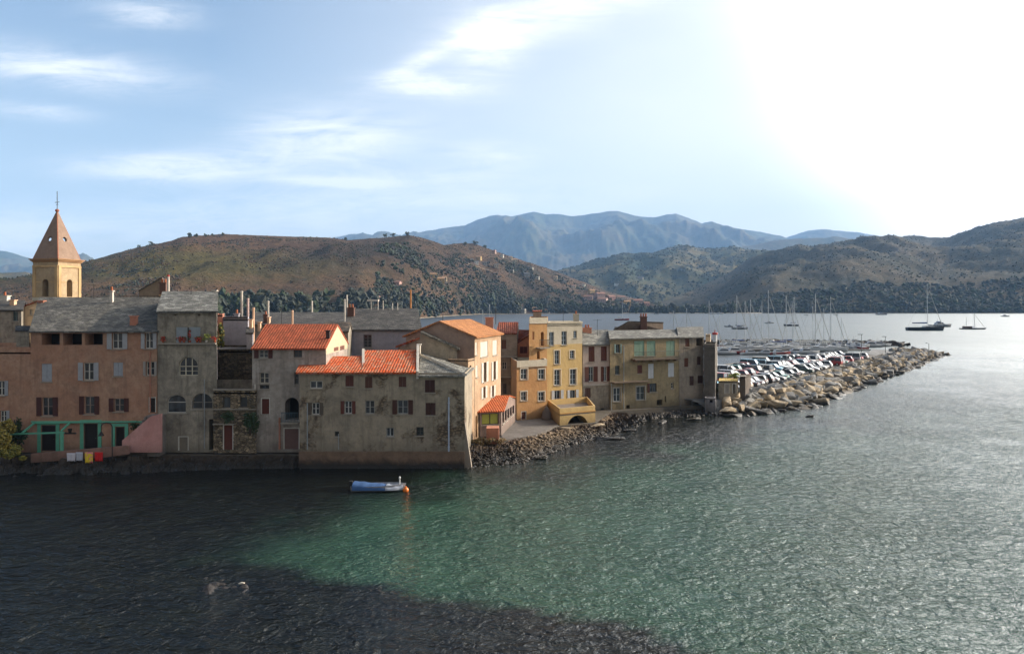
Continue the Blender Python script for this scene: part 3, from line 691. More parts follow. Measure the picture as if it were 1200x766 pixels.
# --- grey tower house
b = Bld('grey_tower_house', 'tall grey house with a pale stone roof, an arched window and red geraniums', 'house',
        [G(184.6, 71.9), G(254, 71.9), G(254.3, 79), G(192, 79)], GY, Z(365.8, 71.9), S_GREY)
b.win('f', 207, 383.5, 235, 401.3, 'so', '#8e979c', shut=.95, frame='#9fb0aa'); b.win('f', 209.5, 418, 232, 440, 'w', arch=1., panes=3, bars=1, frame='#b5ad98', sill=False)
b.win('f', 195.6, 462.3, 217.8, 483.6, 'w', arch=.8, frame='#a8a49c', panes=1, bars=0); b.win('f', 225, 460.5, 249, 479, 'w', arch=.9, frame='#6c665e', panes=2, bars=0); b.win('f', 208.5, 510.8, 220.9, 527.5, 'door', '#7c7466'); b.win('f', 245, 491, 251, 527, 'hole')
b.win('f', 203.5, 368.4, 206.8, 369.9, 'hole'); b.win('f', 231.5, 368.4, 234.8, 369.9, 'hole')
u0, u1, za, zb = b.uz('f', 186, 400, 253.6, 403); m = MB(); m.obox(b.pt('f', u0, za-.02, .003), (u1-u0, 0, 0), (0, -.28, 0), (0, 0, .12)); b_ledge = m.build('ledge', SILL, b.root)
rf = b.gable_x(Z(343.5, 78)-b.z1, LAUZE_L, oh=.3, rf=.9, side_oh=.1, th=.2)
chimney(rf, X(252, 78.3), 78.3, Z(348, 78.3), Z(341, 78.3), .35, .35, WPOST, pots=0)
b.pipe('f', 240, 444, 525, ZINC, .04)
b.done(); tower_b = b
flm = plain('geranium_red', '#a8291c', .7); lfm = plain('leaf_green', '#2d4a1c', .8, var=.4); potm = plain('terracotta', '#8d4a30', .9)
for i, (fx, kind) in enumerate([(191, 1), (211, 1), (215.5, 1), (222.5, 2), (231, 1), (234.5, 1), (242, 3), (251.5, 1)]):
    x, y, z = X(fx, 71.75), 71.75, Z(401.2, 71.75)
    lab = ['red geranium in a pot at the left end of the grey tower house ledge', 'red geranium left of the shuttered window of the grey tower house', 'red geranium just under the left shutter of the grey tower house', 'tall red flowering plant in front of the shuttered window of the grey tower house',
           'red geranium under the right shutter of the grey tower house', 'red geranium right of the shuttered window of the grey tower house', 'bushy yellow green plant in a white pot on the grey tower house ledge', 'red geranium at the right end of the grey tower house ledge'][i]
    r0 = thing('potted_plant', lab, 'potted plant', (x, y, z), 'potted plants on the grey tower house ledge')
    m = MB(); m.tube((x, y, z+.01), (x, y, z+.2), .09, .13, 10); m.build('pot', WPOST if kind == 3 else potm, r0)
    m = MB(); g = random.Random(i)
    for j in range(60):
        hgt = {1: .35, 2: 1.0, 3: .65}[kind]; wd = {1: .24, 2: .16, 3: .42}[kind]
        q = Vector((x+g.gauss(0, wd/2), y+g.gauss(0, .1), z+.2+g.random()*hgt)); a = Vector((g.gauss(0, 1), g.gauss(0, 1), g.gauss(0, 1))).normalized()*.07; c_ = a.orthogonal().normalized()*.05
        m.m = 0 if (kind == 3 or j % 3 == 0) else 1; m.poly([q-a, q+c_, q+a, q-c_])
    m.build('foliage', [plain('yellow_leaf', '#7d8a2c', .8, var=.4) if kind == 3 else lfm, flm], r0)
# pink stair wall beside it
A0 = X(144, 71); 
r0 = thing('stair_wall', 'sloping pink stair wall rising to a door beside the grey tower house', 'stair', (X(165, 70.5), 70.5, GY))
m = MB(); Yw = 70.2
m.prism([P(143, 516, Yw), P(176, 488, Yw), P(188.6, 484.5, Yw), P(188.6, 530, Yw), P(150, 530, Yw), P(143, 524, Yw)], vec=(0, .3, 0)); m.build('wall', S_PLK, r0)
m = MB()
for i in range(13): 
    k = i/13; m.cbox((X(145+32*k, 71.2), 71.2, GY-.1), X(148, 71)-X(145, 71)+.05, 1.4, .35+(Z(489, 70.2)-GY)*k)
m.cbox((X(182.5, 71.2), 71.2, GY-.1), 1.2, 1.4, Z(486.5, 70.2)-GY)
m.build('steps', CONC, r0)
# --- rubble cottage and walls between the tower house and the red roofed house
b = Bld('rubble_stone_cottage', 'low rubble stone cottage with a brown door and two small square windows', 'house', [G(250, 71.6), G(300.6, 71.6), G(303, 76), G(253, 76)], GY, Z(456.5, 71.6), RUB)
b.win('f', 261.3, 465, 270, 477.8, 'w', frame='#4a443c', panes=1, bars=0); b.win('f', 281, 465, 289.8, 477.2, 'w', frame='#4a443c', panes=1, bars=0); b.win('f', 261, 497, 273.4, 526.8, 'door', '#5a2e22')
b.flat(CONC, .25); b.band('f', Z(457.2, 71.6), Z(455.5, 71.6), .1, SILL, 'coping'); b.band('f', Z(479.8, 71.6), Z(478.9, 71.6), .12, SILL); b.band('f', Z(497, 71.6), Z(496, 71.6), .25, SILL, 'canopy', 0, 2.0); b.done()
b = Bld('dark_stone_terrace', 'dark stone retaining block above the rubble cottage, between grey tower house and red roofed house', 'building', [G(255, 75.5), G(297, 75.5), G(299, 83), G(258, 83)], GY, Z(409, 75.5), RUBD)
b.flat(CONC, .2); b.band('f', Z(456, 75.5), Z(444.5, 75.5), .2, S_GREY, 'lower_wall'); b.done()
b = Bld('plain_grey_block', 'windowless pale lavender grey block behind the dark stone terrace', 'building', [G(261.5, 83.5), G(290.5, 83.5), G(292, 93), G(264, 93)], 2, Z(372, 83.5), S_LAV)
b.flat(LAUZE_D, .2); b.band('f', Z(372.6, 83.5), Z(371, 83.5), .1, IRON, 'roof_edge'); chimney(b.root, X(277.5, 84), 84, Z(372, 84), Z(368, 84), .5, .3, S_LAV, pots=1); b.done()
b = Bld('narrow_grey_annex', 'narrow grey annex with a dark tiled cap, left of the bright red roof', 'building', [G(289, 79.5), G(296, 79.5), G(297, 83), G(290, 83)], 2, Z(391, 79.5), S_LAV); b.gable_x(.5, LAUZE_D, .15, side_oh=.1)
chimney(b.root, X(294.3, 81), 81, Z(388, 81), Z(375, 81), .3, .4, CREAM, pots=0); b.done()
b = Bld('pink_sliver_house', 'narrow sunlit pink house wall behind the right edge of the grey tower house', 'house', [G(254.8, 86), G(260.8, 86), G(263, 92), G(256, 92)], 2, Z(368, 86), plain('sunlit_pink', '#c0826a', .9)); b.flat(LAUZE_D, .1); b.done()
# --- house with the bright red roof
b = Bld('red_roof_house', 'grey house with a plain red tiled roof and a sunlit cream gable', 'house', [(X(295.5, 72), 72), (X(382, 72), 72), (X(382, 72), 81.5), (X(295.5, 72)-.4, 81.5)], GY, Z(408.3, 72), S_GRY2)
b.mats = [S_GRY2, DARKIN]
b.win('f', 298, 409.6, 319.5, 419.3, 'so', BRN, shut=.5, frame='#a8a69e'); b.win('f', 344, 409.4, 354, 418.6, 'w', frame='#3a302c')
b.win('f', 304, 436.5, 315, 449, 'w', frame='#a39c8e'); b.win('f', 305.5, 466, 316.5, 485, 'door', '#5c2c20', arch=0); b.win('f', 304.5, 451, 315.5, 455.5, 'w', frame='#33312e', bars=0)
b.win('f', 345, 436, 350, 450, 'w', frame='#5a5650', panes=1)
b.win('f', 334, 465.6, 350.2, 492, 'hole', arch=1.)
b.win('f', 332, 501, 351, 526, 'door', '#6e5650')
b.pipe('f', 299.5, 450, 496, WPOST, .07); b.pipe('f', 328, 489, 526, plain('pink_pipe', '#9c6c58', .8), .09)
m = MB(); A, B = b.side('f'); u0, _ = ray_u(A, B, 331); u1, _ = ray_u(A, B, 352); z = Z(493.5, 72); m.obox(b.pt('f', u0, z-.15, .003), (u1-u0, 0, 0), (0, -.7, 0), (0, 0, .15)); bal = m.build('balcony', SILL, b.root)
m = MB(); 
for i in range(12): m.tube(b.pt('f', u0+.1+(u1-u0-.2)*i/11, z+.01, .65), b.pt('f', u0+.1+(u1-u0-.2)*i/11, z+.9, .65), .02)
m.tube(b.pt('f', u0+.05, z+.9, .65), b.pt('f', u1-.05, z+.9, .65), .03); m.build('railing', plain('blue_iron', '#3e5560', .6), bal)
# ridge at px 396 on the gable wall (Y~77)
rf = b.gable_x(Z(381.5, 76.8)-b.z1, TER, oh=.3, rf=.5, side_oh=.05)
chimney(rf, X(304, 76), 76, Z(388, 76), Z(378, 76), .25, .3, CREAM, pots=0); chimney(rf, X(384.5, 73.8), 73.8, b.z1+.2, Z(388, 73.8), .35, .35, plain('dark_brick', '#3a2c28', .9), pots=0)
zt = b.z1
for (x0, y0, x1, y1) in ((391.2, 397.5, 396.6, 411), (398.4, 396, 403.6, 410)): b.win('r', x0, y0, x1, y1, 'sc', '#6e4436', sill=False)
b.done()
# cream skin of the gable
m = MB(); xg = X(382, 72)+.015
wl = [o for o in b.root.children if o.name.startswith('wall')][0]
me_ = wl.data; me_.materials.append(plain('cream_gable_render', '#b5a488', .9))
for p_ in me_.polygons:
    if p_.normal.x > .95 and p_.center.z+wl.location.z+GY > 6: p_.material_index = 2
# --- big front house with patchy orange-red roof and slate end
b = Bld('front_grey_house', 'broad grey house standing in the water, with patchy orange roof and slate hipped end', 'house', [G(351, 70.3), G(544.5, 70.3), (X(544.5, 70.3)+.3, 79.5), (X(351, 70.3)+.1, 79.5)], -.4, Z(436.8, 70.3), S_GRY3)
def w5(x0, y0, x1, y1, *a, **k): return b.win('f', x0, y0, x1, y1, *a, **k)
o = lambda x, y: (330+x/5.217, 430+y/5.217)
for (x0, y0, x1, y1, kd, kw) in [(172, 85, 250, 130, 'w', dict(frame='#b9b8b2', bars=0)), (390, 52, 440, 118, 'sc', dict(col='#5a3228')), (510, 58, 555, 128, 'sc', dict(col='#5a3c30')), (716, 58, 762, 122, 'sc', dict(col='#5a3a30')), (876, 78, 937, 155, 'sc', dict(col='#40231e')),
        (160, 218, 255, 290, 'so', dict(col='#5a5046', frame='#b5b4ae')), (362, 208, 452, 284, 'so', dict(col='#5e3024', frame='#b0aeaa')), (510, 204, 568, 286, 'w', dict(frame='#8f8e88')), (678, 202, 803, 286, 'so', dict(col='#46281f', frame='#888a88', shut=.48)), (880, 218, 941, 294, 'sc', dict(col='#40261f')),
        (324, 392, 352, 424, 'w', dict(frame='#4a4640', panes=1, bars=0)), (640, 370, 686, 424, 'w', dict(frame='#9ca0a0', bars=0)), (824, 366, 868, 418, 'w', dict(frame='#2c2a28'))]:
    a_, c_ = o(x0, y0), o(x1, y1); w5(a_[0], a_[1], c_[0], c_[1], kd, **kw)
b.pipe('f', 526, 465, 530, plain('pale_blue_pipe', '#9aa4b4', .6), .07); b.pipe('f', 360.5, 472, 526, ZINC, .05); b.pipe('f', 397, 508, 526, ZINC, .03)
b.band('f', -.35, Z(528.5, 70.3), .25, rockm('stained_plinth', '#7c6450', .97), 'plinth')
zE = b.z1
# low left roof, higher right roof, both sloping to the front; slate hip on the right
Yr = 76.0
pL = lambda px, py, Y: P(px, py, Y)
e0, e1 = b.pt('f', -.25, zE+.1, .35), b.pt('f', ray_u(*b.side('f'), 487.5)[0], zE+.1, .35)
m = MB(); e_mid = b.pt('f', ray_u(*b.side('f'), 425)[0], zE+.1, .35)
m.prism([e0, e_mid, P(425, 417, 74.6), P(354, 417.3, 74.6)], down=.16); m.prism([e_mid+Vector((.01, 0, .0)), e1, P(488, 409.8, Yr), P(426, 410.2, Yr)], down=.16)
zr_ = P(488, 409.8, Yr).z; zl_ = P(354, 417.3, 74.6).z
m.prism([P(426, 410.2, Yr), P(488, 409.8, Yr), Vector((X(488, 76)+.2, 79.8, zE+1.2)), Vector((X(426, 76), 79.8, zE+1.2))], down=.16)
m.prism([P(354, 417.3, 74.6), P(425, 417, 74.6), Vector((X(425, 74.6), 79.8, zE+.9)), Vector((X(354, 74.6), 79.8, zE+.9))], down=.16)
rfo = m.build('roof', TER_B, b.root)
m = MB(); m.prism([P(424.2, 408.2, Yr), P(427.2, 408.2, Yr), P(427.2, 434, 70.6), P(424.2, 434, 70.6)], down=.5); m.prism([P(488.3, 403.5, Yr+.2), P(491.3, 403.5, Yr+.2), P(490.6, 434.8, 70.2), P(487.8, 434.8, 70.2)], down=.7); m.build('verge_parapet', WPOST, rfo)
chimney(rfo, X(491, 76.5), 76.5, zE+1, Z(404, 76.5), .3, .5, WPOST, pots=0)
m = MB(); m.prism([P(489.6, 440, 70.0), P(545, 440, 70.0), P(493, 416.5, 75.5)], down=.14); m.prism([P(545, 440, 70.0), Vector((X(545, 70)+.5, 79.9, P(545, 440, 70).z)), Vector((P(493, 416.5, 75.5).x, 79.9, P(493, 416.5, 75.5).z)), P(493, 416.5, 75.5)], down=.14)
m.build('roof', LAUZE_L, b.root)
m = MB(); a_, c_ = P(493, 416.2, 75.4), P(545.5, 439, 69.95); dn = Vector((.12, -.1, 0)); m.prism([a_-dn+Vector((0, 0, .12)), a_+dn+Vector((0, 0, .12)), c_+dn+Vector((0, 0, .08)), c_-dn+Vector((0, 0, .08))], down=.14); m.build('hip_coping', plain('pale_mortar', '#a39c90', .9), b.root)
b.tri += [[b.pt('f', 0, zE), P(354, 417.3, 74.6)+Vector((0, 0, -.2)), b.c3(3, zE+.7), b.c3(3, zE)][::-1]]
fh = b
b.done()
m = MB(); m.prism([b.pt('r', .0, -.4, .0), b.pt('r', .0, -.4, .7), b.pt('r', .0, 4.2, .0)], vec=(0, 1.0, 0)); m.build('buttress', plain('buttress_mortar', '#7a7064', .9), b.root)
# --- big dark slate roof house behind, pale wall
b = Bld('white_walled_slate_house', 'wide pale walled house with a big dark stone roof, behind the patchy red roof', 'house', [G(409, 88), G(493.5, 88), G(488, 97), G(404, 97)], 2, Z(386.8, 88), S_LAV)
b.win('f', 426, 392, 435.5, 407, 'w', frame='#55565a', panes=2, bars=3); b.win('f', 477, 393, 482, 402, 'w', frame='#55565a')
rf = b.gable_x(Z(362.8, 96)-b.z1, LAUZE_D, rf=.9, side_oh=.1)
chimney(rf, X(411.5, 93), 93, Z(378, 93), Z(361, 93), .8, .7, plain('brown_brick', '#5a3f34', .9), pots=2)
m = MB()
for px in (435, 443, 449, 460, 466): m.tube(P(px, 363, 95), P(px, 352 if px < 450 else 355, 95), .06)
m.obox(P(430, 353, 94.7), (1.4, 0, 0), (0, .6, 0), (0, 0, .22)); m.build('roof_vents', WPOST, rf)
b.done()
b = Bld('long_slate_house', 'long low house with a dark stone roof behind the bright red roof', 'house', [G(296, 100), G(404, 100), G(402, 108), G(300, 108)], 2, Z(381, 100), S_GREY)
rf = b.gable_x(Z(367, 107)-b.z1, LAUZE_D, rf=.85)
chimney(rf, X(311.5, 101), 101, Z(381, 101), Z(369, 101), .5, .5, plain('brown_brick', '#5a3f34', .9), pots=1); chimney(rf, X(315, 100.6), 100.6, Z(383, 100.6), Z(372, 100.6), .3, .5, CREAM, pots=0); b.done()
b = Bld('lean_to_brown_roof_house', 'small house with a brown mossy roof between the red roof and the big slate roof', 'house', [G(380, 84), G(408, 84), G(412, 87.5), G(384, 87.5)], 2, Z(388, 84), S_GREY); b.gable_x(.8, slate('brown_roof', '#5c5044'), side_oh=.1); b.done()
# chimney masts of the town
CH = [(283.3, 342.5, 369, 92, 'w', 'tall thin white flue pipe behind the plain grey block, tallest of the flues'), (290.6, 351, 369.5, 92, 'p', 'thin pinkish flue pipe just right of the tallest white flue'), (297, 362, 379, 90, 'c', 'short cream flue pipe left of the bright red roof'),
      (314.3, 354, 368, 104, 'w', 'short white flue pipe above the long slate roof'), (342.6, 365, 379, 100, 'c', 'leaning cream flue pipe rising behind the bright red roof'), (365.5, 354, 367, 112, 'w', 'thin white flue pipe between the two dark stone roofs'),
      (197.3, 324, 343.5, 84, 'w', 'white flue pipe with a red top behind the pale stone roof'), (481.3, 341, 363, 97.5, 'o', 'thin orange pole at the right end of the big dark stone roof'), (406.6, 347, 366, 99, 'w', 'white pole with a furled sail left of the big dark roof'), (404, 352, 376, 91, 'w', 'slim white pole beside the brown brick chimney')]
for (px, ya, yb, Y, c_, lab) in CH:
    lo = Vector((X(px, Y), Y, Z(yb, Y)-2.5)); r0 = thing('flue_pipe', lab, 'flue pipe', lo, 'flue pipes and poles over the roofs')
    mt = {'w': WPOST, 'p': plain('pink_white', '#b8a098', .9), 'c': CREAM, 'o': plain('orange_paint', '#b8783c', .8)}[c_]
    r_ = .09 if px in (481.3, 404, 406.6) else .13
    m = MB(); m.tube(lo, Vector((X(px, Y), Y, Z(ya, Y))), r_*1.1, r_, 10); m.build('pipe', mt, r0)
    m = MB(); m.tube(Vector((X(px, Y), Y, Z(ya, Y)+.003)), Vector((X(px, Y), Y, Z(ya, Y)+.18)), r_*1.35, r_*.9, 10); m.build('cap', plain('red_cap', '#a03024', .7) if px == 197.3 else mt, r0)
b = Bld('ochre_rooftop_house', 'ochre house top with a brown chimney behind the grey tower house roof', 'house', [G(186, 86), G(208.5, 86), G(210, 92), G(188, 92)], 2, Z(345, 86), stucco('ochre_wall', '#9a7a50', seed=31)); b.flat(LAUZE_D, .2)
chimney(b.root, X(192, 87), 87, Z(346, 87), Z(332, 87), .7, .6, plain('brown_brick', '#5a3f34', .9), pots=2); b.done()
b = Bld('gabled_beige_house', 'beige house with a single slope gable behind the long stone roof', 'house', [G(163, 98), G(192, 98), G(196, 106), G(168, 106)], 2, Z(341, 98), stucco('dun_wall', '#7c6c58', seed=32)); b.gable_y(Z(326, 98)-b.z1, LAUZE_D, rf=.92, side_oh=.1, oh=.1); b.done()
b = Bld('flat_grey_rooftop', 'flat roofed grey building with a railing behind the long stone roof of the pink house', 'building', [G(135, 92), G(184, 92), G(186, 97), G(138, 97)], 2, Z(348, 92), S_GREY); b.flat(LAUZE_D, .3)
b.done()
# --- grey half gable house behind the slate end
b = Bld('half_gable_house', 'grey house with a lopsided gable edged in pale stone, between slate hip and orange roof', 'house', [G(466, 78.5), G(535.8, 78.5), G(534, 83), G(468, 83)], 1, Z(408, 78.5), S_GRY3)
apx = P(493, 389.5, 78.5); zE = b.z1
b.tri += [[b.c3(0, zE), b.c3(1, zE), apx, P(491.5, 397, 78.5)], [b.c3(1, zE), b.c3(2, zE), apx+Vector((0, 4.5, 0))+Vector((0, 0, 0)), apx][0:4]]
m = MB(); up = Vector((0, -.25, .12)); m.prism([apx+up, P(538.5, 409, 78.5)+up, P(538.5, 409, 78.5)+Vector((0, 4.9, .12)), apx+Vector((0, 4.9, .12))], down=.22); r1 = m.build('roof', slate('pale_edge_slate', '#7d786c'), b.root)
m = MB(); m.prism([P(464, 406.5, 78.5)+up, P(491.8, 396.4, 78.5)+up, P(491.8, 396.4, 78.5)+Vector((0, 4.9, .12)), P(464, 406.5, 78.5)+Vector((0, 4.9, .12))], down=.2); m.build('roof', TER_D, b.root)
b.done()
# --- salmon house with the pale orange roof
n0 = Vector(G(556.3, 79)); n1 = Vector(G(586.8, 88.3)); dd = (n1-n0).normalized(); lf = Vector((-dd.y, dd.x))
b = Bld('salmon_house', 'tall salmon house with a pale orange roof and cream shutters on its sunlit side', 'house', [n0+lf*7.6, n0, n1, n1+lf*7.6], 1, Z(394.8, 79), S_SALM)
apx_z = Z(377.3, 80.5)
A, B = b.side('r')
for (x0, x1, y0, y1) in ((556.9, 559.2, 401, 416), (563, 571.8, 400, 417.8), (577.3, 582.6, 398.5, 416), (563.8, 571.9, 424.5, 447.3), (575.6, 582.6, 423.5, 444.6), (563.6, 570.5, 453.3, 466.2), (574, 580.2, 452, 464.5), (557.4, 560.2, 428, 442)):
    b.win('r', x0, y0, x1, y1, 'so' if x1-x0 > 4.5 and y0 > 420 else 'sc', '#cac3b6', shut=.62, frame='#8a8074')
rf = b.gable_y(apx_z-b.z1, TER_O, oh=.35, side_oh=.3)
chimney(rf, X(573.5, 90), 90, Z(386, 90), Z(372.5, 90), .9, .7, plain('pink_brick', '#a87864', .9), pots=0)
m = MB(); q = P(581, 380, 88); m.tube(q, q+Vector((0, 0, 2.4)), .03); m.tube(q+Vector((-.5, 0, 2.2)), q+Vector((.5, 0, 2.2)), .02); m.build('antenna', IRON, rf)
b.done()
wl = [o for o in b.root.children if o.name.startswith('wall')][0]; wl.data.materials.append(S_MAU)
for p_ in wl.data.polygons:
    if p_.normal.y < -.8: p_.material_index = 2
# lower sunlit annex in front
q0 = Vector(G(548.6, 77.2)); q1 = Vector(G(556, 79.0)); d2 = (q1-q0).normalized(); l2 = Vector((-d2.y, d2.x))
b = Bld('salmon_annex', 'lower sunlit salmon annex just right of the broad grey harbour house', 'house', [q0+l2*2.2, q0, q1, q1+l2*2.2], 1, Z(421, 77.2), S_SALM)
b.win('r', 550.3, 428, 552.2, 445, 'w', frame='#4a3c34', panes=1); b.win('r', 550.5, 455, 552.5, 466, 'w', frame='#4a3c34', panes=1); b.flat(LAUZE_D, .1); b.done()
# --- veranda restaurant with red roof
q0 = Vector(G(587.5, 81)); q1 = Vector(G(603.8, 91)); l0 = Vector(G(562, 80.2)); l1 = Vector(G(570.5, 91))
b = Bld('glazed_veranda', 'small glazed veranda restaurant under a low orange tiled roof, in front of the salmon house', 'restaurant', [l0, q0, q1, l1], 1.1, Z(481.5, 81), stucco('veranda_wall', '#7d6a60', seed=33))
b.win('f', 564.5, 484.3, 584.6, 497.3, 'w', panes=2, bars=0, frame='#3c322c'); 
for i in range(5): b.win('r', 588.6+i*2.95, 482.5-i*1.9, 590.9+i*2.95, 495.6-i*2.7, 'w', panes=1, bars=0, frame='#3c322c')
for o_ in b.root.children_recursive:
    if o_.name.startswith('pane'):
        o_.data.materials[0] = plain('yellow_green_blind', '#9ca040', .5); break
m = MB(); z_ = b.z1+.08; bk = Vector((0, 0, 1.0)); 
def v3(v, z): return Vector((v.x, v.y, z))
m.prism([v3(l0, z_)+Vector((-.3, -.4, 0)), v3(q0, z_)+Vector((.3, -.4, 0)), v3(q0.lerp(q1, .55), z_+.95), v3(l0.lerp(l1, .55), z_+.95)], down=.12); m.prism([v3(q0.lerp(q1, .55), z_+.95), v3(l0.lerp(l1, .55), z_+.95), v3(l1, z_+.2), v3(q1, z_+.2)], down=.12)
m.build('roof', tile('veranda_tiles', '#b25a32', '#8f5232'), b.root)
b.tri += [[v3(q0, b.z1), v3(q1, b.z1), v3(q0.lerp(q1, .55), b.z1+.9)]]
b.done()
# --- narrow beige house between
b = Bld('narrow_beige_house', 'narrow beige house with an old red roof squeezed between the salmon and the yellow houses', 'house', [G(581, 98), G(606, 98), G(608, 106), G(586, 106)], 1, Z(391, 98), S_BEI2)
b.win('f', 587.8, 398, 593.2, 408.9, 'sc', '#5c3824'); b.win('f', 588.3, 424, 593.8, 432.5, 'w', frame='#a39c90'); b.win('f', 589.5, 449, 593.8, 462, 'w', frame='#6a6258')
rf = b.gable_x(Z(378.5, 104)-b.z1, TER_D, rf=.7, side_oh=.0)
for zz in (417.3, 441): b.band('f', Z(zz+1, 98), Z(zz, 98), .8, SILL, 'balcony')
b.done()
b = Bld('pink_gabled_house', 'pink walled house with an old red roof tucked behind the yellow house terrace', 'house', [G(600.5, 100), G(622, 100), G(623, 107), G(603, 107)], 1, Z(405, 100), stucco('pink_gable_render', '#b87a5c', seed=34, amt=.3))
zE = b.z1; b.tri += [[b.c3(0, zE), b.c3(1, zE), P(620.5, 392, 100), P(620.0, 390.5, 100)]]
b.win('f', 609.3, 405.3, 618, 414, 'sc', '#6a3226', sill=False)
m = MB(); m.prism([P(599.5, 405.3, 99.8), P(621.5, 391, 99.8), P(621.5, 388, 107), P(602, 397, 107)], down=.2); m.build('roof', TER_D, b.root)
m = MB(); m.prism([P(605, 397, 103), P(620.5, 397, 101), P(620.5, 386.5, 106), P(607, 386, 106)], down=.2); m.build('roof', TER_D, b.root)
b.done()
# --- yellow houses
b = Bld('orange_terrace_house', 'low orange block with a roof terrace left of the tall yellow house', 'house', [G(605.5, 91.8), G(640.7, 94.2), G(639.5, 96.6), G(597.5, 99)], 1.0, Z(422, 93), S_ORG)
for (x0, x1, y0, y1) in ((610.3, 618, 432, 444.3), (631, 638.3, 432.5, 444.3), (610.6, 617.2, 458.7, 469.2), (631, 638, 459, 469.6)): b.win('f', x0, y0, x1, y1, 'w', frame='#b9c0c0', surround='#b4aa98')
b.win('f', 610.6, 481.5, 617, 491.2, 'door', '#4a2218')
b.flat(CONC, .9, pmat=S_CRM); b.band('f', Z(429.5, 93), Z(421.8, 93), .1, S_CRM, 'cornice')
b.done()
b = Bld('orange_tower_block', 'slim orange block with arched openings rising behind the roof terrace', 'house', [G(620, 95.5), G(641.1, 97.1), G(642, 107), G(622, 107.5)], 1, Z(372.3, 96.4), S_ORG)
b.win('f', 633.8, 388.5, 637.3, 405, 'hole', arch=1.); b.win('f', 623.8, 388.5, 626.2, 398, 'sc', '#96602f', arch=0, sill=False); b.win('f', 629.4, 411, 632.6, 420.6, 'hole', arch=1.)
b.band('f', Z(379, 96.4), Z(372, 96.4), .1, S_CRM); b.flat(CONC, .3)
A, d, n, L = b.fr('f'); u0, _ = ray_u(*b.side('f'), 628); u1, _ = ray_u(*b.side('f'), 640.5); z = Z(406.5, 96.8)
m = MB(); m.obox(b.pt('f', u0, z-.15, .003), Vector((d.x, d.y, 0))*(u1-u0), Vector((n.x, n.y, 0))*.8, (0, 0, .15)); bal = m.build('balcony', SILL, b.root)
m = MB()
for i in range(10): m.tube(b.pt('f', u0+.05+(u1-u0-.1)*i/9, z, .75), b.pt('f', u0+.05+(u1-u0-.1)*i/9, z+.95, .75), .025)
m.tube(b.pt('f', u0, z+.95, .75), b.pt('f', u1, z+.95, .75), .03); m.build('railing', IRON, bal); b.done()
b = Bld('yellow_house', 'tall yellow house with a cream top floor and pale framed windows facing the bay', 'house', [G(641.2, 97.2), G(682.3, 100.2), G(679, 107), G(643, 104)], 1.0, Z(377.2, 98.6), S_YEL)
for (x0, x1, y0, y1) in ((643.6, 649.3, 389, 404.6), (658, 664.4, 388, 404), (672, 676, 387.4, 396), (649.8, 655.8, 410.5, 426.4), (667.8, 673.2, 410.6, 419.8), (649.5, 656.8, 433, 451.2), (668, 675.4, 432.4, 450.4)): b.win('f', x0, y0, x1, y1, 'w', frame='#a9b6c0', surround='#c4b8a0' if y0 > 405 else None, bars=2)
b.win('f', 646.3, 457.3, 660.3, 476, 'so', '#b4b8bc', frame='#98a4b0'); b.win('f', 664.8, 456.8, 677.8, 476, 'so', '#b4b8bc', frame='#98a4b0')
b.flat(CONC, .4, pmat=S_CRM); b.band('f', Z(378.8, 98.6), Z(376.8, 98.6), .14, S_CRM, 'cornice')
for k_ in ('r',): pass
chimney(b.root, X(675, 103), 103, Z(379, 103), Z(368.5, 103), .75, .6, S_CRM, pots=1); b.done()
wl = [o for o in b.root.children if o.name.startswith('wall')][0]; wl.data.materials.append(S_CRM)
zsp = Z(403.2, 98.6)
# split the facade at the floor line so that the top storey is cream
bm = bmesh.new(); bm.from_mesh(wl.data); bmesh.ops.bisect_plane(bm, geom=bm.verts[:]+bm.edges[:]+bm.faces[:], plane_co=(0, 0, zsp-1.0), plane_no=(0, 0, 1))
for f_ in bm.faces:
    if f_.calc_center_median().z > zsp-1.0 and f_.material_index == 0: f_.material_index = 2
bm.to_mesh(wl.data); bm.free()
# roof clutter beyond parapet
m = MB(); r0 = thing('rooftop_structure', 'small beige rooftop hut on the flat roof of the orange tower block', 'rooftop hut', (X(630, 106), 106, Z(373, 106))); m.obox((X(625, 105.5), 105.5, Z(374, 106)), (1.1, 0, 0), (0, 1, 0), (0, 0, 1.1)); m.build('wall', stucco('hut_wall', '#94806c', seed=37), r0)
m = MB(); m.prism([Vector((X(625, 105.5)-.1, 105.4, Z(374, 106)+1.12)), Vector((X(625, 105.5)+1.2, 105.4, Z(374, 106)+1.12)), Vector((X(625, 105.5)+1.2, 106.6, Z(374, 106)+1.25)), Vector((X(625, 105.5)-.1, 106.6, Z(374, 106)+1.25))], down=.08); m.build('roof', TER_D, r0)
# yellow terrace with the arch
b = Bld('arched_terrace', 'low yellow terrace on a big dark arch, in front of the tall yellow house', 'terrace', [G(656, 88.6), G(697.5, 91.2), G(688, 100.1), G(641.6, 96.9)], .6, Z(476.8, 90), S_YEL)
b.win('f', 664, 486.3, 689.5, 499.5, 'hole', arch=1.); b.band('f', Z(483.4, 90), Z(482, 90), .06, plain('string_course', '#a8824c', .9), 'string_course'); b.flat(CONC, .7); b.done()
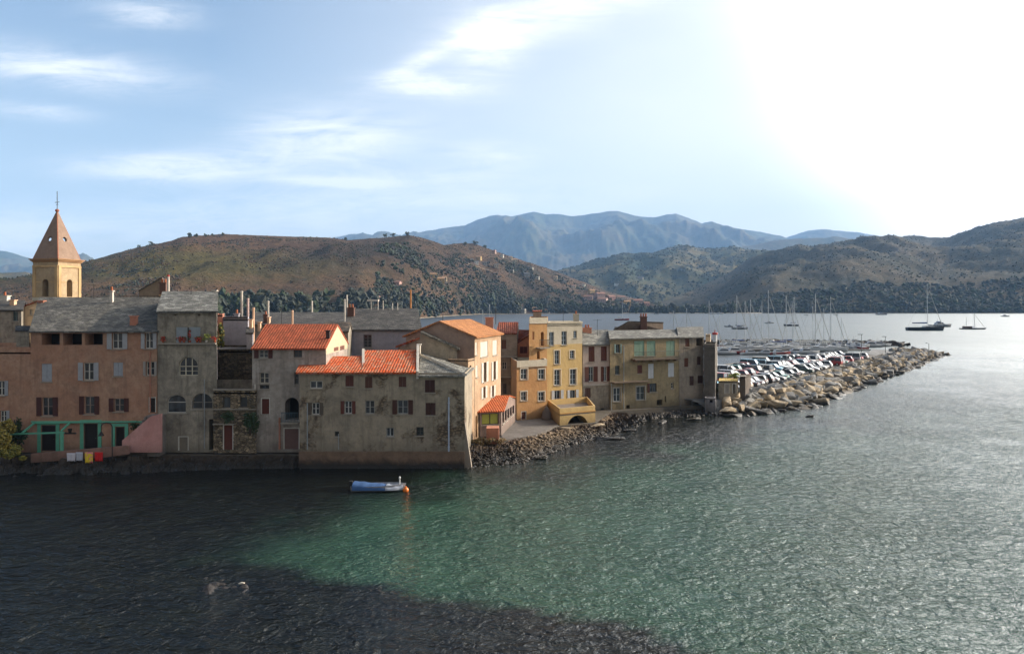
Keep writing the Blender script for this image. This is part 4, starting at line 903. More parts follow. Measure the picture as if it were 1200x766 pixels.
# --- rose and brown shuttered house
b = Bld('rose_house', 'narrow rose and grey house with dark brown shutters between the yellow and the beige houses', 'house', [G(682.9, 100.5), G(714.5, 102), G(712, 109.5), G(681, 108)], .8, Z(404.2, 101.2), S_ROS)
for (x0, x1, y0, y1, kd) in ((689.7, 696.8, 406, 423.6, 'sc'), (704.2, 711.2, 405.8, 422.8, 'sc'), (685.4, 700.2, 429.6, 446.8, 'so'), (704.2, 714.1, 429.4, 446.4, 'so')): b.win('f', x0, y0, x1, y1, kd, '#5c2e1e', frame='#a3a8a8', shut=.62)
b.win('f', 685.4, 454.3, 692.2, 466.4, 'sc', '#54382c'); b.win('f', 704, 478, 708, 484, 'w', frame='#3a3632', panes=1, bars=0)
rf = b.gable_x(Z(387.5, 108)-b.z1, LAUZE_L, rf=.85, side_oh=.05)
chimney(rf, X(688, 106), 106, Z(392, 106), Z(384.5, 106), 1.2, .6, plain('pink_brick', '#a87864', .9), pots=2)
b.band('f', Z(451.6, 101.2), Z(449.8, 101.2), .1, plain('pale_mortar', '#a39c90', .9)); b.done()
wl = [o for o in b.root.children if o.name.startswith('wall')][0]; wl.data.materials.append(S_GREY)
bm = bmesh.new(); bm.from_mesh(wl.data); zsp = Z(451, 101.2)-.8; bmesh.ops.bisect_plane(bm, geom=bm.verts[:]+bm.edges[:]+bm.faces[:], plane_co=(0, 0, zsp), plane_no=(0, 0, 1))
for f_ in bm.faces:
    if f_.calc_center_median().z < zsp and f_.material_index == 0: f_.material_index = 2
bm.to_mesh(wl.data); bm.free()
# --- long beige house with three arched doors
b = Bld('beige_balcony_house', 'long weathered beige house with three arched green shuttered doors on an iron balcony', 'house', [G(714.8, 101.6), G(795.5, 106), G(789, 115.5), G(712.5, 111)], .5, Z(396.6, 103.8), S_BEI)
b.win('f', 719.8, 403.4, 728.3, 413.3, 'so', '#8fa8a2', frame='#5a6664', shut=.4)
for (x0, x1) in ((743.2, 755), (758, 768), (780.6, 790.7)): b.win('f', x0, 399.3, x1, 417, 'sc', '#7e9c88', arch=0)
b.win('f', 720.8, 428.3, 726.3, 438.6, 'w', frame='#4c5656'); b.win('f', 746.8, 427.6, 752.6, 437.4, 'sc', '#5c3026'); b.win('f', 759.6, 426, 766.2, 443.3, 'sc', '#c4c8cc', sill=False); b.win('f', 783, 425, 790, 441.6, 'sc', '#c4c8cc', sill=False)
b.win('f', 719, 454.3, 727.3, 470.2, 'w', frame='#b0b4b4', surround='#9c9890'); b.win('f', 745.8, 452.7, 755.8, 468.4, 'w', frame='#9aa09e', surround='#9c9890'); b.win('f', 758.5, 449, 769.6, 459.3, 'sl', '#5a3020', frame='#4a4a44', shut=.5); b.win('f', 786.3, 448.3, 789.8, 455, 'w', frame='#b0aca4', panes=1); b.win('f', 769.7, 468.2, 776.3, 474.6, 'hole'); b.win('f', 734, 474.4, 738.2, 480.2, 'hole'); b.win('f', 779, 464, 780.6, 471, 'hole')
rf = b.gable_x(Z(387.2, 110.8)-b.z1, LAUZE_L, rf=.6, side_oh=.1)
A, d, n, L = b.fr('f'); u0, _ = ray_u(*b.side('f'), 739.5); u1, _ = ray_u(*b.side('f'), 792.6); z = Z(419.3, 104.2); d3 = Vector((d.x, d.y, 0)); n3 = Vector((n.x, n.y, 0))
m = MB(); m.obox(b.pt('f', u0, z-.2, .003), d3*(u1-u0), n3*1.0, (0, 0, .2))
for i in range(6): m.obox(b.pt('f', u0+.3+(u1-u0-.8)*i/5, z-.45, .003), d3*.2, n3*.7, (0, 0, .24))
bal = m.build('balcony', plain('weathered_slab', '#6c5e50', .95), b.root)
m = MB()
for i in range(46): m.tube(b.pt('f', u0+.05+(u1-u0-.1)*i/45, z, .93), b.pt('f', u0+.05+(u1-u0-.1)*i/45, z+.95, .93), .013, n=5)
m.tube(b.pt('f', u0, z+.95, .93), b.pt('f', u1, z+.95, .93), .03); m.build('railing', plain('grey_iron', '#55605e', .6, .3), bal)
b.band('f', Z(397.4, 103.8), Z(396.2, 103.8), .16, SILL, 'cornice'); b.pipe('f', 730.5, 405, 488, ZINC, .06); b.pipe('f', 716, 450, 490, ZINC, .06)
u0, _ = ray_u(*b.side('f'), 716); u1, _ = ray_u(*b.side('f'), 757); z = Z(447.8, 102.4)
m = MB(); m.obox(b.pt('f', u0, z, .003), d3*(u1-u0), n3*.9, (0, 0, .14)); m.build('canopy', plain('weathered_slab', '#6c5e50', .95), b.root)
b.done()
b = Bld('grey_attic', 'dark grey attic storey with a brick chimney on top of the long beige house', 'attic', [G(721, 109.5), G(776.8, 113), G(777, 118), G(720, 115)], Z(390, 110), Z(384, 111), stucco('attic_render', '#6c5e52', seed=36))
m = MB(); m.prism([P(719.5, 386, 109.3), P(737, 376.3, 109.3), P(777.2, 377.6, 112.6), P(777.2, 386.6, 112.6)], vec=(0, .3, 0)); m.build('gable_wall', stucco('attic_render', '#6c5e52', seed=36), b.root)
m = MB(); m.prism([P(736.5, 376, 109.2), P(777.6, 377.2, 112.5), P(777.6, 377.6, 118), P(736.5, 376.8, 115)], down=.12); r1 = m.build('roof', LAUZE_D, b.root); m = MB(); m.prism([P(718.8, 386.2, 109.2), P(736.6, 376, 109.2), P(736.6, 376.5, 115), P(718.8, 385.5, 115)], down=.12); m.build('roof', LAUZE_D, b.root)
chimney(r1, X(754, 110.5), 110.5, Z(386, 110.5), Z(371.5, 110.5), .9, .7, plain('brown_brick', '#5a3f34', .9), pots=3); b.done()
# --- grey end house
b = Bld('grey_corner_house', 'grey rendered corner house with small brown windows at the right end of the row', 'house', [G(795.8, 106.05), G(824.6, 107.6), G(822, 118), G(791, 116)], .5, Z(395.6, 106.8), S_BEI2)
for (x0, x1, y0, y1, kd, cc) in ((803, 807.8, 396.6, 406.3, 'sc', '#5c3424'), (801.8, 806.6, 419.4, 429.9, 'sc', '#5c3424'), (816.8, 821.2, 417.5, 427.6, 'sc', '#4a3028'), (808, 813, 440.5, 451.4, 'sc', '#40241a'), (817.6, 823.6, 440, 449, 'sc', '#40241a')): b.win('f', x0, y0, x1, y1, kd, cc, surround='#a88a5c' if y0 > 435 else None)
b.win('f', 816, 396.2, 823.8, 405.3, 'hole')
b.gable_x(1.2, LAUZE_L, rf=.5, side_oh=.1); b.done()
b = Bld('dark_stone_tower', 'dark square stone tower block at the end of the waterfront row, edged by the sun', 'tower', [G(824.8, 106.2), G(838, 106), G(840.5, 111.5), G(827, 112)], .2, Z(402.6, 106.1), stucco('dark_stone_render', '#57524c', '#2c2925', .6, '#625c54', .6, 22))
b.flat(CONC, .3); b.band('f', Z(404, 106.1), Z(402.4, 106.1), .1, SILL, 'coping'); b.done()
b = Bld('tower_foot_hut', 'small pale concrete hut at the foot of the dark stone tower', 'hut', [G(826, 104.4), G(838.5, 104.2), G(839, 105.9), G(826, 106)], .1, Z(466, 104.3), stucco('pale_hut', '#7f7d80', seed=23)); b.win('f', 831.5, 467.5, 835.2, 471.8, 'hole'); b.flat(CONC, .1); b.done()
b = Bld('cream_chimney_block', 'small sunlit cream chimney block behind the dark stone tower', 'chimney', [G(827, 113), G(832.6, 113), G(833, 115), G(827.5, 115)], 5, Z(391.8, 113), plain('cream_wall', '#c4b095', .9)); b.flat(CONC, .1); b.done()
r0 = thing('harbour_light', 'small white harbour light with a red lantern beyond the dark stone tower', 'harbour light', (X(837.8, 140), 140, 1.5))
m = MB(); m.tube((X(837.8, 140), 140, 1.5), (X(837.8, 140), 140, Z(392, 140)), .5, .38, 14); m.build('tower', plain('white_paint', '#c9c9c6', .5), r0); m = MB(); m.tube((X(837.8, 140), 140, Z(392, 140)+.003), (X(837.8, 140), 140, Z(389.5, 140)), .5, .5, 14); m.tube((X(837.8, 140), 140, Z(389.5, 140)), (X(837.8, 140), 140, Z(386.5, 140)), .1, .05, 8); m.build('lantern', plain('red_paint', '#a02a24', .5), r0)

# --- bell tower
TX, TY = X(67, 116), 116.0
r0 = thing('bell_tower', 'square ochre church bell tower with a tall pointed spire and iron cross', 'bell tower', (TX, TY, 2))
ang = math.atan2(TX, TY)          # corner faces the viewer
hd = 3.12                          # half diagonal
cor = []
for k_, a in enumerate((-90, 0, 90, 180)):   # left, front, right, back
    g = -math.pi/2+R(a); v = Vector((math.cos(g), math.sin(g)))
    v = Matrix.Rotation(-ang+R(2), 2) @ v; cor.append(Vector((TX, TY))+v*hd)
L_, Fc, Rc, Bc = cor
zc = Z(307, 114)
b = Bld('bell_tower_body', '', '', [L_, Fc, Rc, Bc], 2, zc, S_TWR); bpy.data.objects.remove(b.root); b.root = r0; b.root['_o'] = (TX, TY, 2)
for k_ in 'frbl':
    A, d, n, L = b.fr(k_); b.hole(k_, L/2-.55, L/2+.55, Z(347.5, 114), Z(327, 114), 1., 1.6, True)
b.band('f', Z(352, 114), Z(348.5, 114), .12, S_CRM, 'base_course'); b.band('r', Z(352, 114), Z(348.5, 114), .12, S_CRM, 'base_course')
m = MB()
for k_ in 'frbl':
    A, d, n, L = b.fr(k_); d3, n3 = Vector((d.x, d.y, 0)), Vector((n.x, n.y, 0))
    for u_ in (.0, L-.55): m.obox(b.pt(k_, u_+.03, Z(348, 114), .003), d3*.5, n3*.1, (0, 0, Z(313, 114)-Z(348, 114)))
    m.obox(b.pt(k_, 0, Z(313, 114), .003), d3*L, n3*.13, (0, 0, .28)); m.obox(b.pt(k_, .6, Z(331, 114), .003), d3*(L/2-1.25), n3*.05, (0, 0, .12)); m.obox(b.pt(k_, L/2+.65, Z(331, 114), .003), d3*(L/2-1.25), n3*.05, (0, 0, .12))
m.build('pilasters', stucco('tower_trim', '#a98c62', seed=24, amt=.2, streak=.2), r0)
b.done()
c2 = Vector((TX, TY)); m = MB()
def ring(k, z): return [Vector((*(c2+(c-c2)*k), z)) for c in (L_, Fc, Rc, Bc)]
m.prism(ring(1.06, zc+.16), down=.15); m.prism(ring(1.12, zc+.34), down=.17); m.prism(ring(1.18, zc+.5), down=.15); m.build('cornice', plain('dark_cornice', '#94704c', .9), r0)
# spire: thin shell with round holes seen through
zs0, zs1 = zc+.5, Z(247.5, 116); m = MB(); bs = ring(.97, zs0); ap = Vector((TX, TY, zs1))
for i in range(4):
    p0, p1 = bs[i], bs[(i+1) % 4]; ctr = (p0+p1)/2; 
    e = (p1-p0).normalized(); upv = (ap-ctr); Lh = upv.length; upv = upv/Lh; hc = ctr+upv*Lh*.41; N = 16; rr = .36
    circ = [hc+e*math.cos(2*math.pi*j/N)*rr+upv*math.sin(2*math.pi*j/N)*rr for j in range(N)]
    # fan between triangle outline and the hole
    outl = []
    def on_edge(th):
        dv = e*math.cos(th)+upv*math.sin(th); best = 1e9
        for a_, b_ in ((p0, p1), (p1, ap), (ap, p0)):
            # 2d intersection in (e, upv)
            A2 = Vector(((a_-hc).dot(e), (a_-hc).dot(upv))); B2 = Vector(((b_-hc).dot(e), (b_-hc).dot(upv))); D = Vector((math.cos(th), math.sin(th)))
            E = B2-A2; den = D.x*(-E.y)+D.y*E.x
            if abs(den) < 1e-9: continue
            tt = (A2.x*(-E.y)+A2.y*E.x)/den; ss = (D.x*A2.y-D.y*A2.x)/den
            if tt > 0 and -1e-6 <= ss <= 1+1e-6: best = min(best, tt)
        return hc+dv*best
    angs = [(2*math.pi*j/N) for j in range(N)]
    for c_ in (p0, p1, ap): angs.append(math.atan2((c_-hc).dot(upv), (c_-hc).dot(e)) % (2*math.pi))
    angs.sort()
    for a_, b_ in zip(angs, angs[1:]+[angs[0]+2*math.pi]):
        ci = lambda th: hc+e*math.cos(th)*rr+upv*math.sin(th)*rr
        if abs(a_-b_) > 1e-6: m.poly([ci(a_), on_edge(a_), on_edge(b_), ci(b_)][::1])
sp = m.build('spire', S_SPIRE, r0)
md = sp.modifiers.new('thickness', 'SOLIDIFY'); md.thickness = .22; md.offset = 0
m = MB()
for i in range(4): m.tube(bs[i], ap, .13, .1, 6)
m.blob(ap+Vector((0, 0, .1)), .3, .3, .26, 0, 0, 2); m.build('arris', plain('red_arris', '#96604a', .9), sp)
m = MB(); m.tube(ap, ap+Vector((0, 0, 3)), .045); m.tube(ap+Vector((-.45, .2, 1.35)), ap+Vector((.45, -.2, 1.35)), .04); m.tube(ap+Vector((-.25, .1, 1.0)), ap+Vector((.25, -.1, 1.0)), .03); m.build('cross', IRON, sp)
# ================= ground, shore, breakwater =================
ROCKW = rockm('shore_rock', '#3e342a'); GRAN = rockm('granite_boulder', '#a6957a', .9); GRAN_G = rockm('grey_boulder', '#85837e', .85)
LAND = stucco('street_paving', '#5c564c', amt=.5, seed=41)
coast = [G(-420, 71.4), G(351, 71.4), G(352, 78), G(546, 78), G(548, 76.2), G(590, 79.4), G(640, 85.5), G(656, 88.3), G(699, 90.8), G(716, 99.8), G(797, 105.4), G(842, 106)]
back = [(33, 128), (18, 150), (2, 210), (-60, 420), (-330, 700), (-700, 700), (-700, 71)]
m = MB(); m.prism([Vector((x, y, .98)) for x, y in coast+back], down=3); m.build('ground', LAND, kind='structure')
def strip(name, outer, inner, z_in, nseg, ns, mat, seed, amp=.35, z_out=-.5, pw=.6, fr=.9):
    """rough rock shelf lofted between two plan lines"""
    def along(pl, k):
        d = [0]
        for a, b in zip(pl, pl[1:]): d.append(d[-1]+math.hypot(b[0]-a[0], b[1]-a[1]))
        t_ = k*d[-1]
        for i in range(len(pl)-1):
            if t_ <= d[i+1]+1e-9:
                q = (t_-d[i])/max(1e-9, d[i+1]-d[i]); return pl[i][0]+(pl[i+1][0]-pl[i][0])*q, pl[i][1]+(pl[i+1][1]-pl[i][1])*q
        return pl[-1]
    b = MB(); vs_, fs_ = [], []
    for i in range(nseg+1):
        ox, oy = along(outer, i/nseg); ix, iy = along(inner, i/nseg)
        for j in range(ns+1):
            q = j/ns; x, y = ox+(ix-ox)*q, oy+(iy-oy)*q
            n = noise.fractal(Vector((x*fr, y*fr, seed)), .6, 2, 6); c_ = noise.cell(Vector((x*1.1+n, y*1.6, seed)))
            z = z_out+(z_in-z_out)*q**pw+(n*amp+(c_-.5)*amp*.9)*min(1, (1-q)*4+.0)*min(1, q*6)
            vs_.append((x+n*.3*(1-q), y, z))
    for i in range(nseg):
        for j in range(ns): a = i*(ns+1)+j; fs_.append((a, a+ns+1, a+ns+2, a+1))
    b.add(vs_, fs_); return b.build(name, mat, kind='structure')
strip('rocky_shore', [G(-420, 64.5), G(-30, 65.5), G(60, 66.5), G(150, 67.2), G(240, 68.6), G(300, 69.6), G(352, 69.9)], [G(-420, 71.5), G(150, 71.5), G(352, 71.5)], 1.0, 420, 34, ROCKW, 3, .42)
strip('rocky_shore', [G(351, 68.6), G(420, 69.0), G(500, 69.1), G(556, 69.4)], [G(351, 70.4), G(450, 70.4), G(500, 70.4), G(556, 70.4)], .05, 160, 10, ROCKW, 5, .18)
RUBW = rockm('rubble_shore_rock', '#463524', .9)
strip('rubble_bank', [G(545, 69.6), G(600, 70.8), G(628, 73.5), G(668, 80.5), G(705, 85), G(735, 89), G(760, 96)], [G(549, 76.4), G(590, 79.5), G(640, 85.6), G(656, 88.5), G(699, 91), G(717, 99.8), G(735, 99)], .95, 260, 40, RUBW, 9, .5, pw=.8, fr=1.3)
strip('rocky_shore', [G(700, 88), G(745, 96.2), G(800, 101), G(842, 102.3), G(870, 103.5)], [G(700, 92), G(716, 100.5), G(797, 105.6), G(842, 106.2), G(872, 107)], .55, 260, 16, ROCKW, 12, .28, fr=1.2)
# paved apron by the veranda
m = MB(); m.prism([Vector((*G(587, 78.6), 1.06)), Vector((*G(628, 82), 1.06)), Vector((*G(654, 88.4), 1.06)), Vector((*G(642, 96.8), 1.06)), Vector((*G(604, 97), 1.06)), Vector((*G(590, 84), 1.06))], down=.6); m.build('quay', CONC, kind='structure')
m = MB(); m.prism([Vector((*G(583, 76.3), .55)), Vector((*G(618, 78.6), .55)), Vector((*G(628, 82), .55)), Vector((*G(587, 79), .55))], down=.9); m.build('quay', CONC, kind='structure')
# angular blocks
def block(seed, flat=.6):
    g = random.Random(seed); bm = bmesh.new()
    for i in range(16):
        v = Vector((g.gauss(0, 1), g.gauss(0, 1), g.gauss(0, 1))).normalized()
        v = Vector([max(-.62, min(.62, c)) for c in v]); bm.verts.new((v.x*1.5, v.y*1.15, v.z*1.25*flat))
    r = bmesh.ops.convex_hull(bm, input=bm.verts[:])
    bmesh.ops.delete(bm, geom=[v for v in bm.verts if not v.link_faces], context='VERTS')
    bmesh.ops.bevel(bm, geom=bm.edges[:], offset=.05, segments=1, affect='EDGES')
    bm.verts.index_update(); q = ([tuple(v.co) for v in bm.verts], [tuple(v.index for v in f.verts) for f in bm.faces]); bm.free(); return q
BLK = [block(i, .55+.12*(i % 3)) for i in range(9)]
BO = Vector((42.7, 109.8)); BD = Vector((.594, .804)).normalized(); BN = Vector((-BD.y, BD.x))
def bw(s, p, z=0): q = BO+BD*s+BN*p; return Vector((q.x, q.y, z))
S1 = 143
def outer_p(s): return 1.0+5.5*max(0, min(1, -s/14))+(0 if s > 0 else 0)
# core: rock-coloured mound and paved car park
m = MB()
m.prism([bw(-5, 13.0, 1.7), bw(-1, 8.6, 1.9), bw(100, 9, 1.9), bw(100, 23, 1.9), bw(55, 31, 1.9), bw(-20, 34, 1.7)], down=3)
asp = NT('worn_asphalt'); pp = asp.pos(); asp.col(asp.mix(asp.rng(asp.noise(pp, .5, 6), .35, .65), '#4c4740', '#6a6256')); asp.rough(.9); m.build('car_park', asp.m, kind='structure')
m = MB(); k_ = 0
core = []
for s in range(-14, 146, 3):
    e = max(0, (s-108)/35); w_ = 9+4*min(1, max(0, e)); top = 1.9-.9*max(0, (s-128)/15)
    core.append((s, outer_p(s), 4+outer_p(s), w_+6, w_+13, top))
for a, c_ in zip(core, core[1:]):
    def row(q): s, p0, p1, p2, p3, z = q; return [bw(s, p0+.4, -1.2), bw(s, p1+.6, 1.5), bw(s, p1+3, z), bw(s, min(p2, 12) if s < 104 else p2, z-.1), bw(s, (min(p2, 12)+.1) if s < 104 else p3+1, 0. if s < 104 else -1.2)]
    r0_, r1_ = row(a), row(c_)
    for i in range(4): m.poly([r0_[i], r1_[i], r1_[i+1], r0_[i+1]])
m.poly([*row(core[-1])]); m.build('breakwater_core', GRAN_G, kind='structure')
# boulders
g = random.Random(5); cand = []
s = -15.0
while s < S1:
    s += 1.3
    e = max(0, (s-104)/30)
    wid = 7.4 if s < 104 else 8.6+8*min(1, e)
    p = outer_p(s)-.3
    while p < wid+1:
        prof = min(1, (p-outer_p(s)+.4)/4.6)
        zt = -.25+2.1*prof**.8
        if s > 125: zt -= 1.2*(s-125)/18*prof
        if s > 104 and p > wid-3: zt -= .5*(p-wid+3)
        cand.append((s+g.uniform(-.6, .6), p+g.uniform(-.5, .5), zt+g.uniform(-.3, .35), g.uniform(.66, 1.3)*(1.2 if g.random() < .2 else 1)))
        p += 1.45
def near(c_): q = bw(c_[0], c_[1]); return q.length
cand.sort(key=near)
def xf(c_): 
    q = bw(c_[0], c_[1], c_[2]); return q
big, rest = cand[:285], cand[285:]
protos = {}
for i, c_ in enumerate(big):
    k = (i % 9, (i*7 % 10) < 5); q = xf(c_)
    if k not in protos:
        b = MB(); b.add(*BLK[k[0]]); o_ = b.build('boulder', GRAN_G if k[1] else GRAN); protos[k] = o_
    else: o_ = protos[k].copy(); COL.objects.link(o_)
    o_.location = q; o_.rotation_euler = (g.uniform(-.55, .35), g.uniform(-.4, .4), g.uniform(0, 6.28)); kk = c_[3]*(1.05 if c_[0] < 35 else 1); o_.scale = (kk*1.1, kk*g.uniform(.65, 1.0), kk*g.uniform(.7, 1.))
    tag(o_, 'angular granite boulder among the blocks piled along the seaward face of the breakwater', 'boulder', 'granite boulders of the breakwater')
b = MB()
def addblk(b, q, sc_, eu, k):
    from mathutils import Euler
    M = Euler(eu).to_matrix(); vs_, fs_ = BLK[k]
    b.add([q+M @ Vector((v[0]*sc_[0], v[1]*sc_[1], v[2]*sc_[2])) for v in vs_], fs_)
for i, c_ in enumerate(rest):
    b.m = 1 if i % 10 < 6 else 0
    addblk(b, xf(c_), (c_[3], c_[3]*.9, c_[3]*.85), (g.uniform(-.55, .35), g.uniform(-.4, .4), g.uniform(0, 6.28)), i % 9)
tag(b.build('far_boulders', [GRAN, GRAN_G]), 'the farther granite boulders heaped toward the tip of the breakwater', 'boulders', None, 'stuff')
# rear mole with dark rocks behind the marina
b = MB()
for i in range(620):
    q = i/620*1.0; x = 72+q*68; y = 292-q*16+g.gauss(0, 2.0); z = g.uniform(-.3, 1.2)
    addblk(b, Vector((x, y, z)), (1.3, 1.1, .9), (g.uniform(-.5, .5), g.uniform(-.4, .4), g.uniform(0, 6)), i % 9)
tag(b.build('mole_boulders', [rockm('dark_mole_rock', '#5c5348', .6)]), 'long dark line of heaped rocks sheltering the marina on its far side', 'boulders', None, 'stuff')
# small stones and slabs by the veranda
b = MB()
for i in range(1900):
    q = g.random()**.8; r_ = g.random()
    pl = [G(551, 70.2), G(600, 71.3), G(628, 74), G(668, 81), G(720, 88)]; pi = [G(551, 76.2), G(590, 79.0), G(634, 83), G(672, 88.4), G(717, 97)]
    k = q*4; i0 = min(3, int(k)); f = k-i0
    o_ = Vector(pl[i0]).lerp(Vector(pl[i0+1]), f); n_ = Vector(pi[i0]).lerp(Vector(pi[i0+1]), f); pt = o_.lerp(n_, r_)
    sz = g.uniform(.06, .2)*(1.5 if q > .35 else .9)
    b.m = 1 if k+g.gauss(0, .25) < 1.25 else 0
    addblk(b, Vector((pt.x, pt.y, -.15+.95*r_**.8+g.uniform(0, .12))), (sz, sz, sz*.8), (g.uniform(-.6, .6), g.uniform(-.6, .6), g.uniform(0, 6)), i % 9)
tag(b.build('shore_rubble', [rockm('tan_rubble', '#7c6a54', .85), rockm('brown_rubble', '#3e3022', .9)]), 'bank of loose tan stones and debris on the shore below the veranda', 'rubble', None, 'stuff')
for i, (px, Y, sx_, sy_, sz_, rz, lab) in enumerate([(684, 86.0, 1.7, .8, .35, .5, 'long flat tan rock slab lying toward the water below the arched terrace'), (715, 85.2, 1.75, .85, .55, .15, 'big dark rounded rock awash at the outer end of the shore stones'), (650, 78.9, .75, .5, .6, .4, 'isolated dark rock standing in the water off the stone bank'), (664, 87.2, .9, .6, .5, -.4, 'grey block leaning beside the foot of the arched terrace'), (633, 74.4, .6, .4, .35, .2, 'pale low rock at the waterline below the stone bank'),
        (700, 90, 1.2, .5, .3, .6, 'narrow tan slab behind the long flat slab near the arch'), (948, 102, .7, .45, .4, .2, 'lone dark rock in open water off the foot of the breakwater'), (738, 90.5, .8, .5, .25, 0, 'low wet rock just off the beige house shore'), (776, 97, .9, .5, .35, 1, 'wet rock at the foot of the long beige house'), (813, 99.6, 1.2, .5, .35, .4, 'pale flat rock at the foot of the grey corner house')]):
    b = MB(); b.add(*BLK[(i*2) % 9]); o_ = b.build('rock', [GRAN, ROCKW][i in (1, 2, 6, 7, 8)]); o_.location = (X(px, Y), Y, .12 if Y < 86.5 or px > 730 else .8); o_.scale = (sx_, sy_, sz_); o_.rotation_euler = (.05, -.06, rz); tag(o_, lab, 'rock')
# half submerged reef
r0 = MB(); r0.smooth = True
out, fs_ = [], []
for j in range(41):
    for i in range(61):
        x, y = (i/60-.5)*9.5, (j/40-.5)*5; n = noise.fractal(Vector((x*.9, y*1.3, 8)), .6, 2, 6)
        out.append((x, y, .1-.55*((x/4.2)**2+(y/2.2)**2)**1.2+n*.3))
for j in range(40):
    for i in range(60): a = j*61+i; fs_.append((a, a+1, a+62, a+61))
r0.add(out, fs_); o_ = r0.build('reef_rock', rockm('reef_brown', '#33261c', .5)); o_.location = (X(262, 41), 41, -.13); tag(o_, 'brown reef rock barely breaking the dark water in the foreground', 'rock')
b = MB(); b.add(*BLK[3]); o_ = b.build('pale_stone', plain('pale_stone', '#b5ab9c', .9)); o_.location = (X(283, 41), 41, .12); o_.scale = (.2, .12, .1); tag(o_, 'small pale stone on the brown reef rock in the foreground water', 'stone')
# --- yard at the left: wall, pergola, lamp, laundry, shrubs
Yq = 69.6
r0 = MB(); r0.prism([P(36, 531.5, Yq), P(150, 522, Yq), P(150, 532, Yq), P(120, 536, Yq), P(36, 542, Yq)], vec=(0, .3, 0)); tag(r0.build('yard_wall', stucco('pale_yard_wall', '#8d6a5c', seed=42)), 'low pink yard wall that the laundry hangs over, above the dark rocks', 'wall')
r0 = thing('pergola', 'sea green wooden pergola frame at the foot of the long pink house', 'pergola', (X(50, 70), 70, GY)); m = MB()
a_ = .17
def beam(p, q, w_=.14):
    m.tube(p, q, w_*.7, w_*.7, 4)
beam(P(72.5, 506, 70), P(72.5, 530, 70), .22); beam(P(8, 508.5, 70), P(75, 506.5, 70)); beam(P(26, 507, 70), P(40, 495.5, 71.9)); beam(P(71.5, 505, 70), P(82, 494.8, 71.9)); beam(P(40, 495.5, 71.85), P(160, 493.6, 71.85), .12)
beam(P(9, 508, 70), P(9, 531, 70), .18)
m.build('frame', GREEN, r0)
m = MB(); m.tube(P(76, 507.5, 70.6), P(89, 507.5, 70.6), .08); m.tube(P(82, 507.5, 70.6), P(82, 502, 70.6), .1, .2, 8); m.build('hanging_lamp', IRON, r0)
r0 = thing('street_lamp', 'thin dark street lamp with a curved arm and bell shade in the yard', 'street lamp', (X(131.5, 69.4), 69.4, .7)); m = MB()
pts = [P(131.5, 536, 69.4)]+[P(131.5, 500, 69.4)]+[P(125+6.5*math.cos(q), 500-5*math.sin(q), 69.4) for q in (0, .5, 1., 1.6, 2.2, 2.8, 3.1)]
m.path(pts, .045); m.build('pole', IRON, r0); m = MB(); q = P(118.5, 500, 69.4); m.tube(q, q-Vector((0, 0, .5)), .03); m.tube(q-Vector((0, 0, .45)), q-Vector((0, 0, .8)), .08, .26, 12); m.build('lamp_shade', IRON, r0)
cl = [('white_cloth', 78.3, 88.5, 530.5, 540, '#b9b6bd', 'white sheet hanging over the yard wall, left end of the laundry'), ('white_cloth', 89, 97, 529.5, 539.5, '#a4a6b0', 'pale grey cloth hanging beside the white sheet on the yard wall'), ('yellow_towel', 99.5, 109, 529.5, 542, '#c9a93a', 'yellow and pink towel hanging on the yard wall'), ('red_shirt', 111, 120.5, 529.5, 540, '#b81c1e', 'bright red shirt hanging at the right end of the laundry')]
for (nm, x0, x1, y0, y1, c_, lab) in cl:
    m = MB(); m.smooth = True; N = 10; Yc = 69.48; vs_ = []
    for j in range(7):
        for i in range(N+1):
            px = x0+(x1-x0)*i/N; py = y0+(y1-y0)*j/6*(1+.05*math.sin(i*2.1)); v = P(px, py, Yc); v.y += .05*math.sin(i*1.6+j*.3)*j/6-.02; vs_.append(v)
    m.add(vs_, [(j*(N+1)+i, (j+1)*(N+1)+i, (j+1)*(N+1)+i+1, j*(N+1)+i+1) for j in range(6) for i in range(N)])
    if nm == 'yellow_towel':
        t = NT('towel_print'); n = t.noise(t.pos(), 3, 2); t.col(t.mix(t.rng(n, .5, .53), '#d8b928', '#c9707a')); mt = t.m
    else: mt = plain('cloth_'+c_.strip('#'), c_, .9)
    o_ = m.build(nm, mt); md = o_.modifiers.new('t', 'SOLIDIFY'); md.thickness = .02; tag(o_, lab, 'laundry', 'laundry over the yard wall')
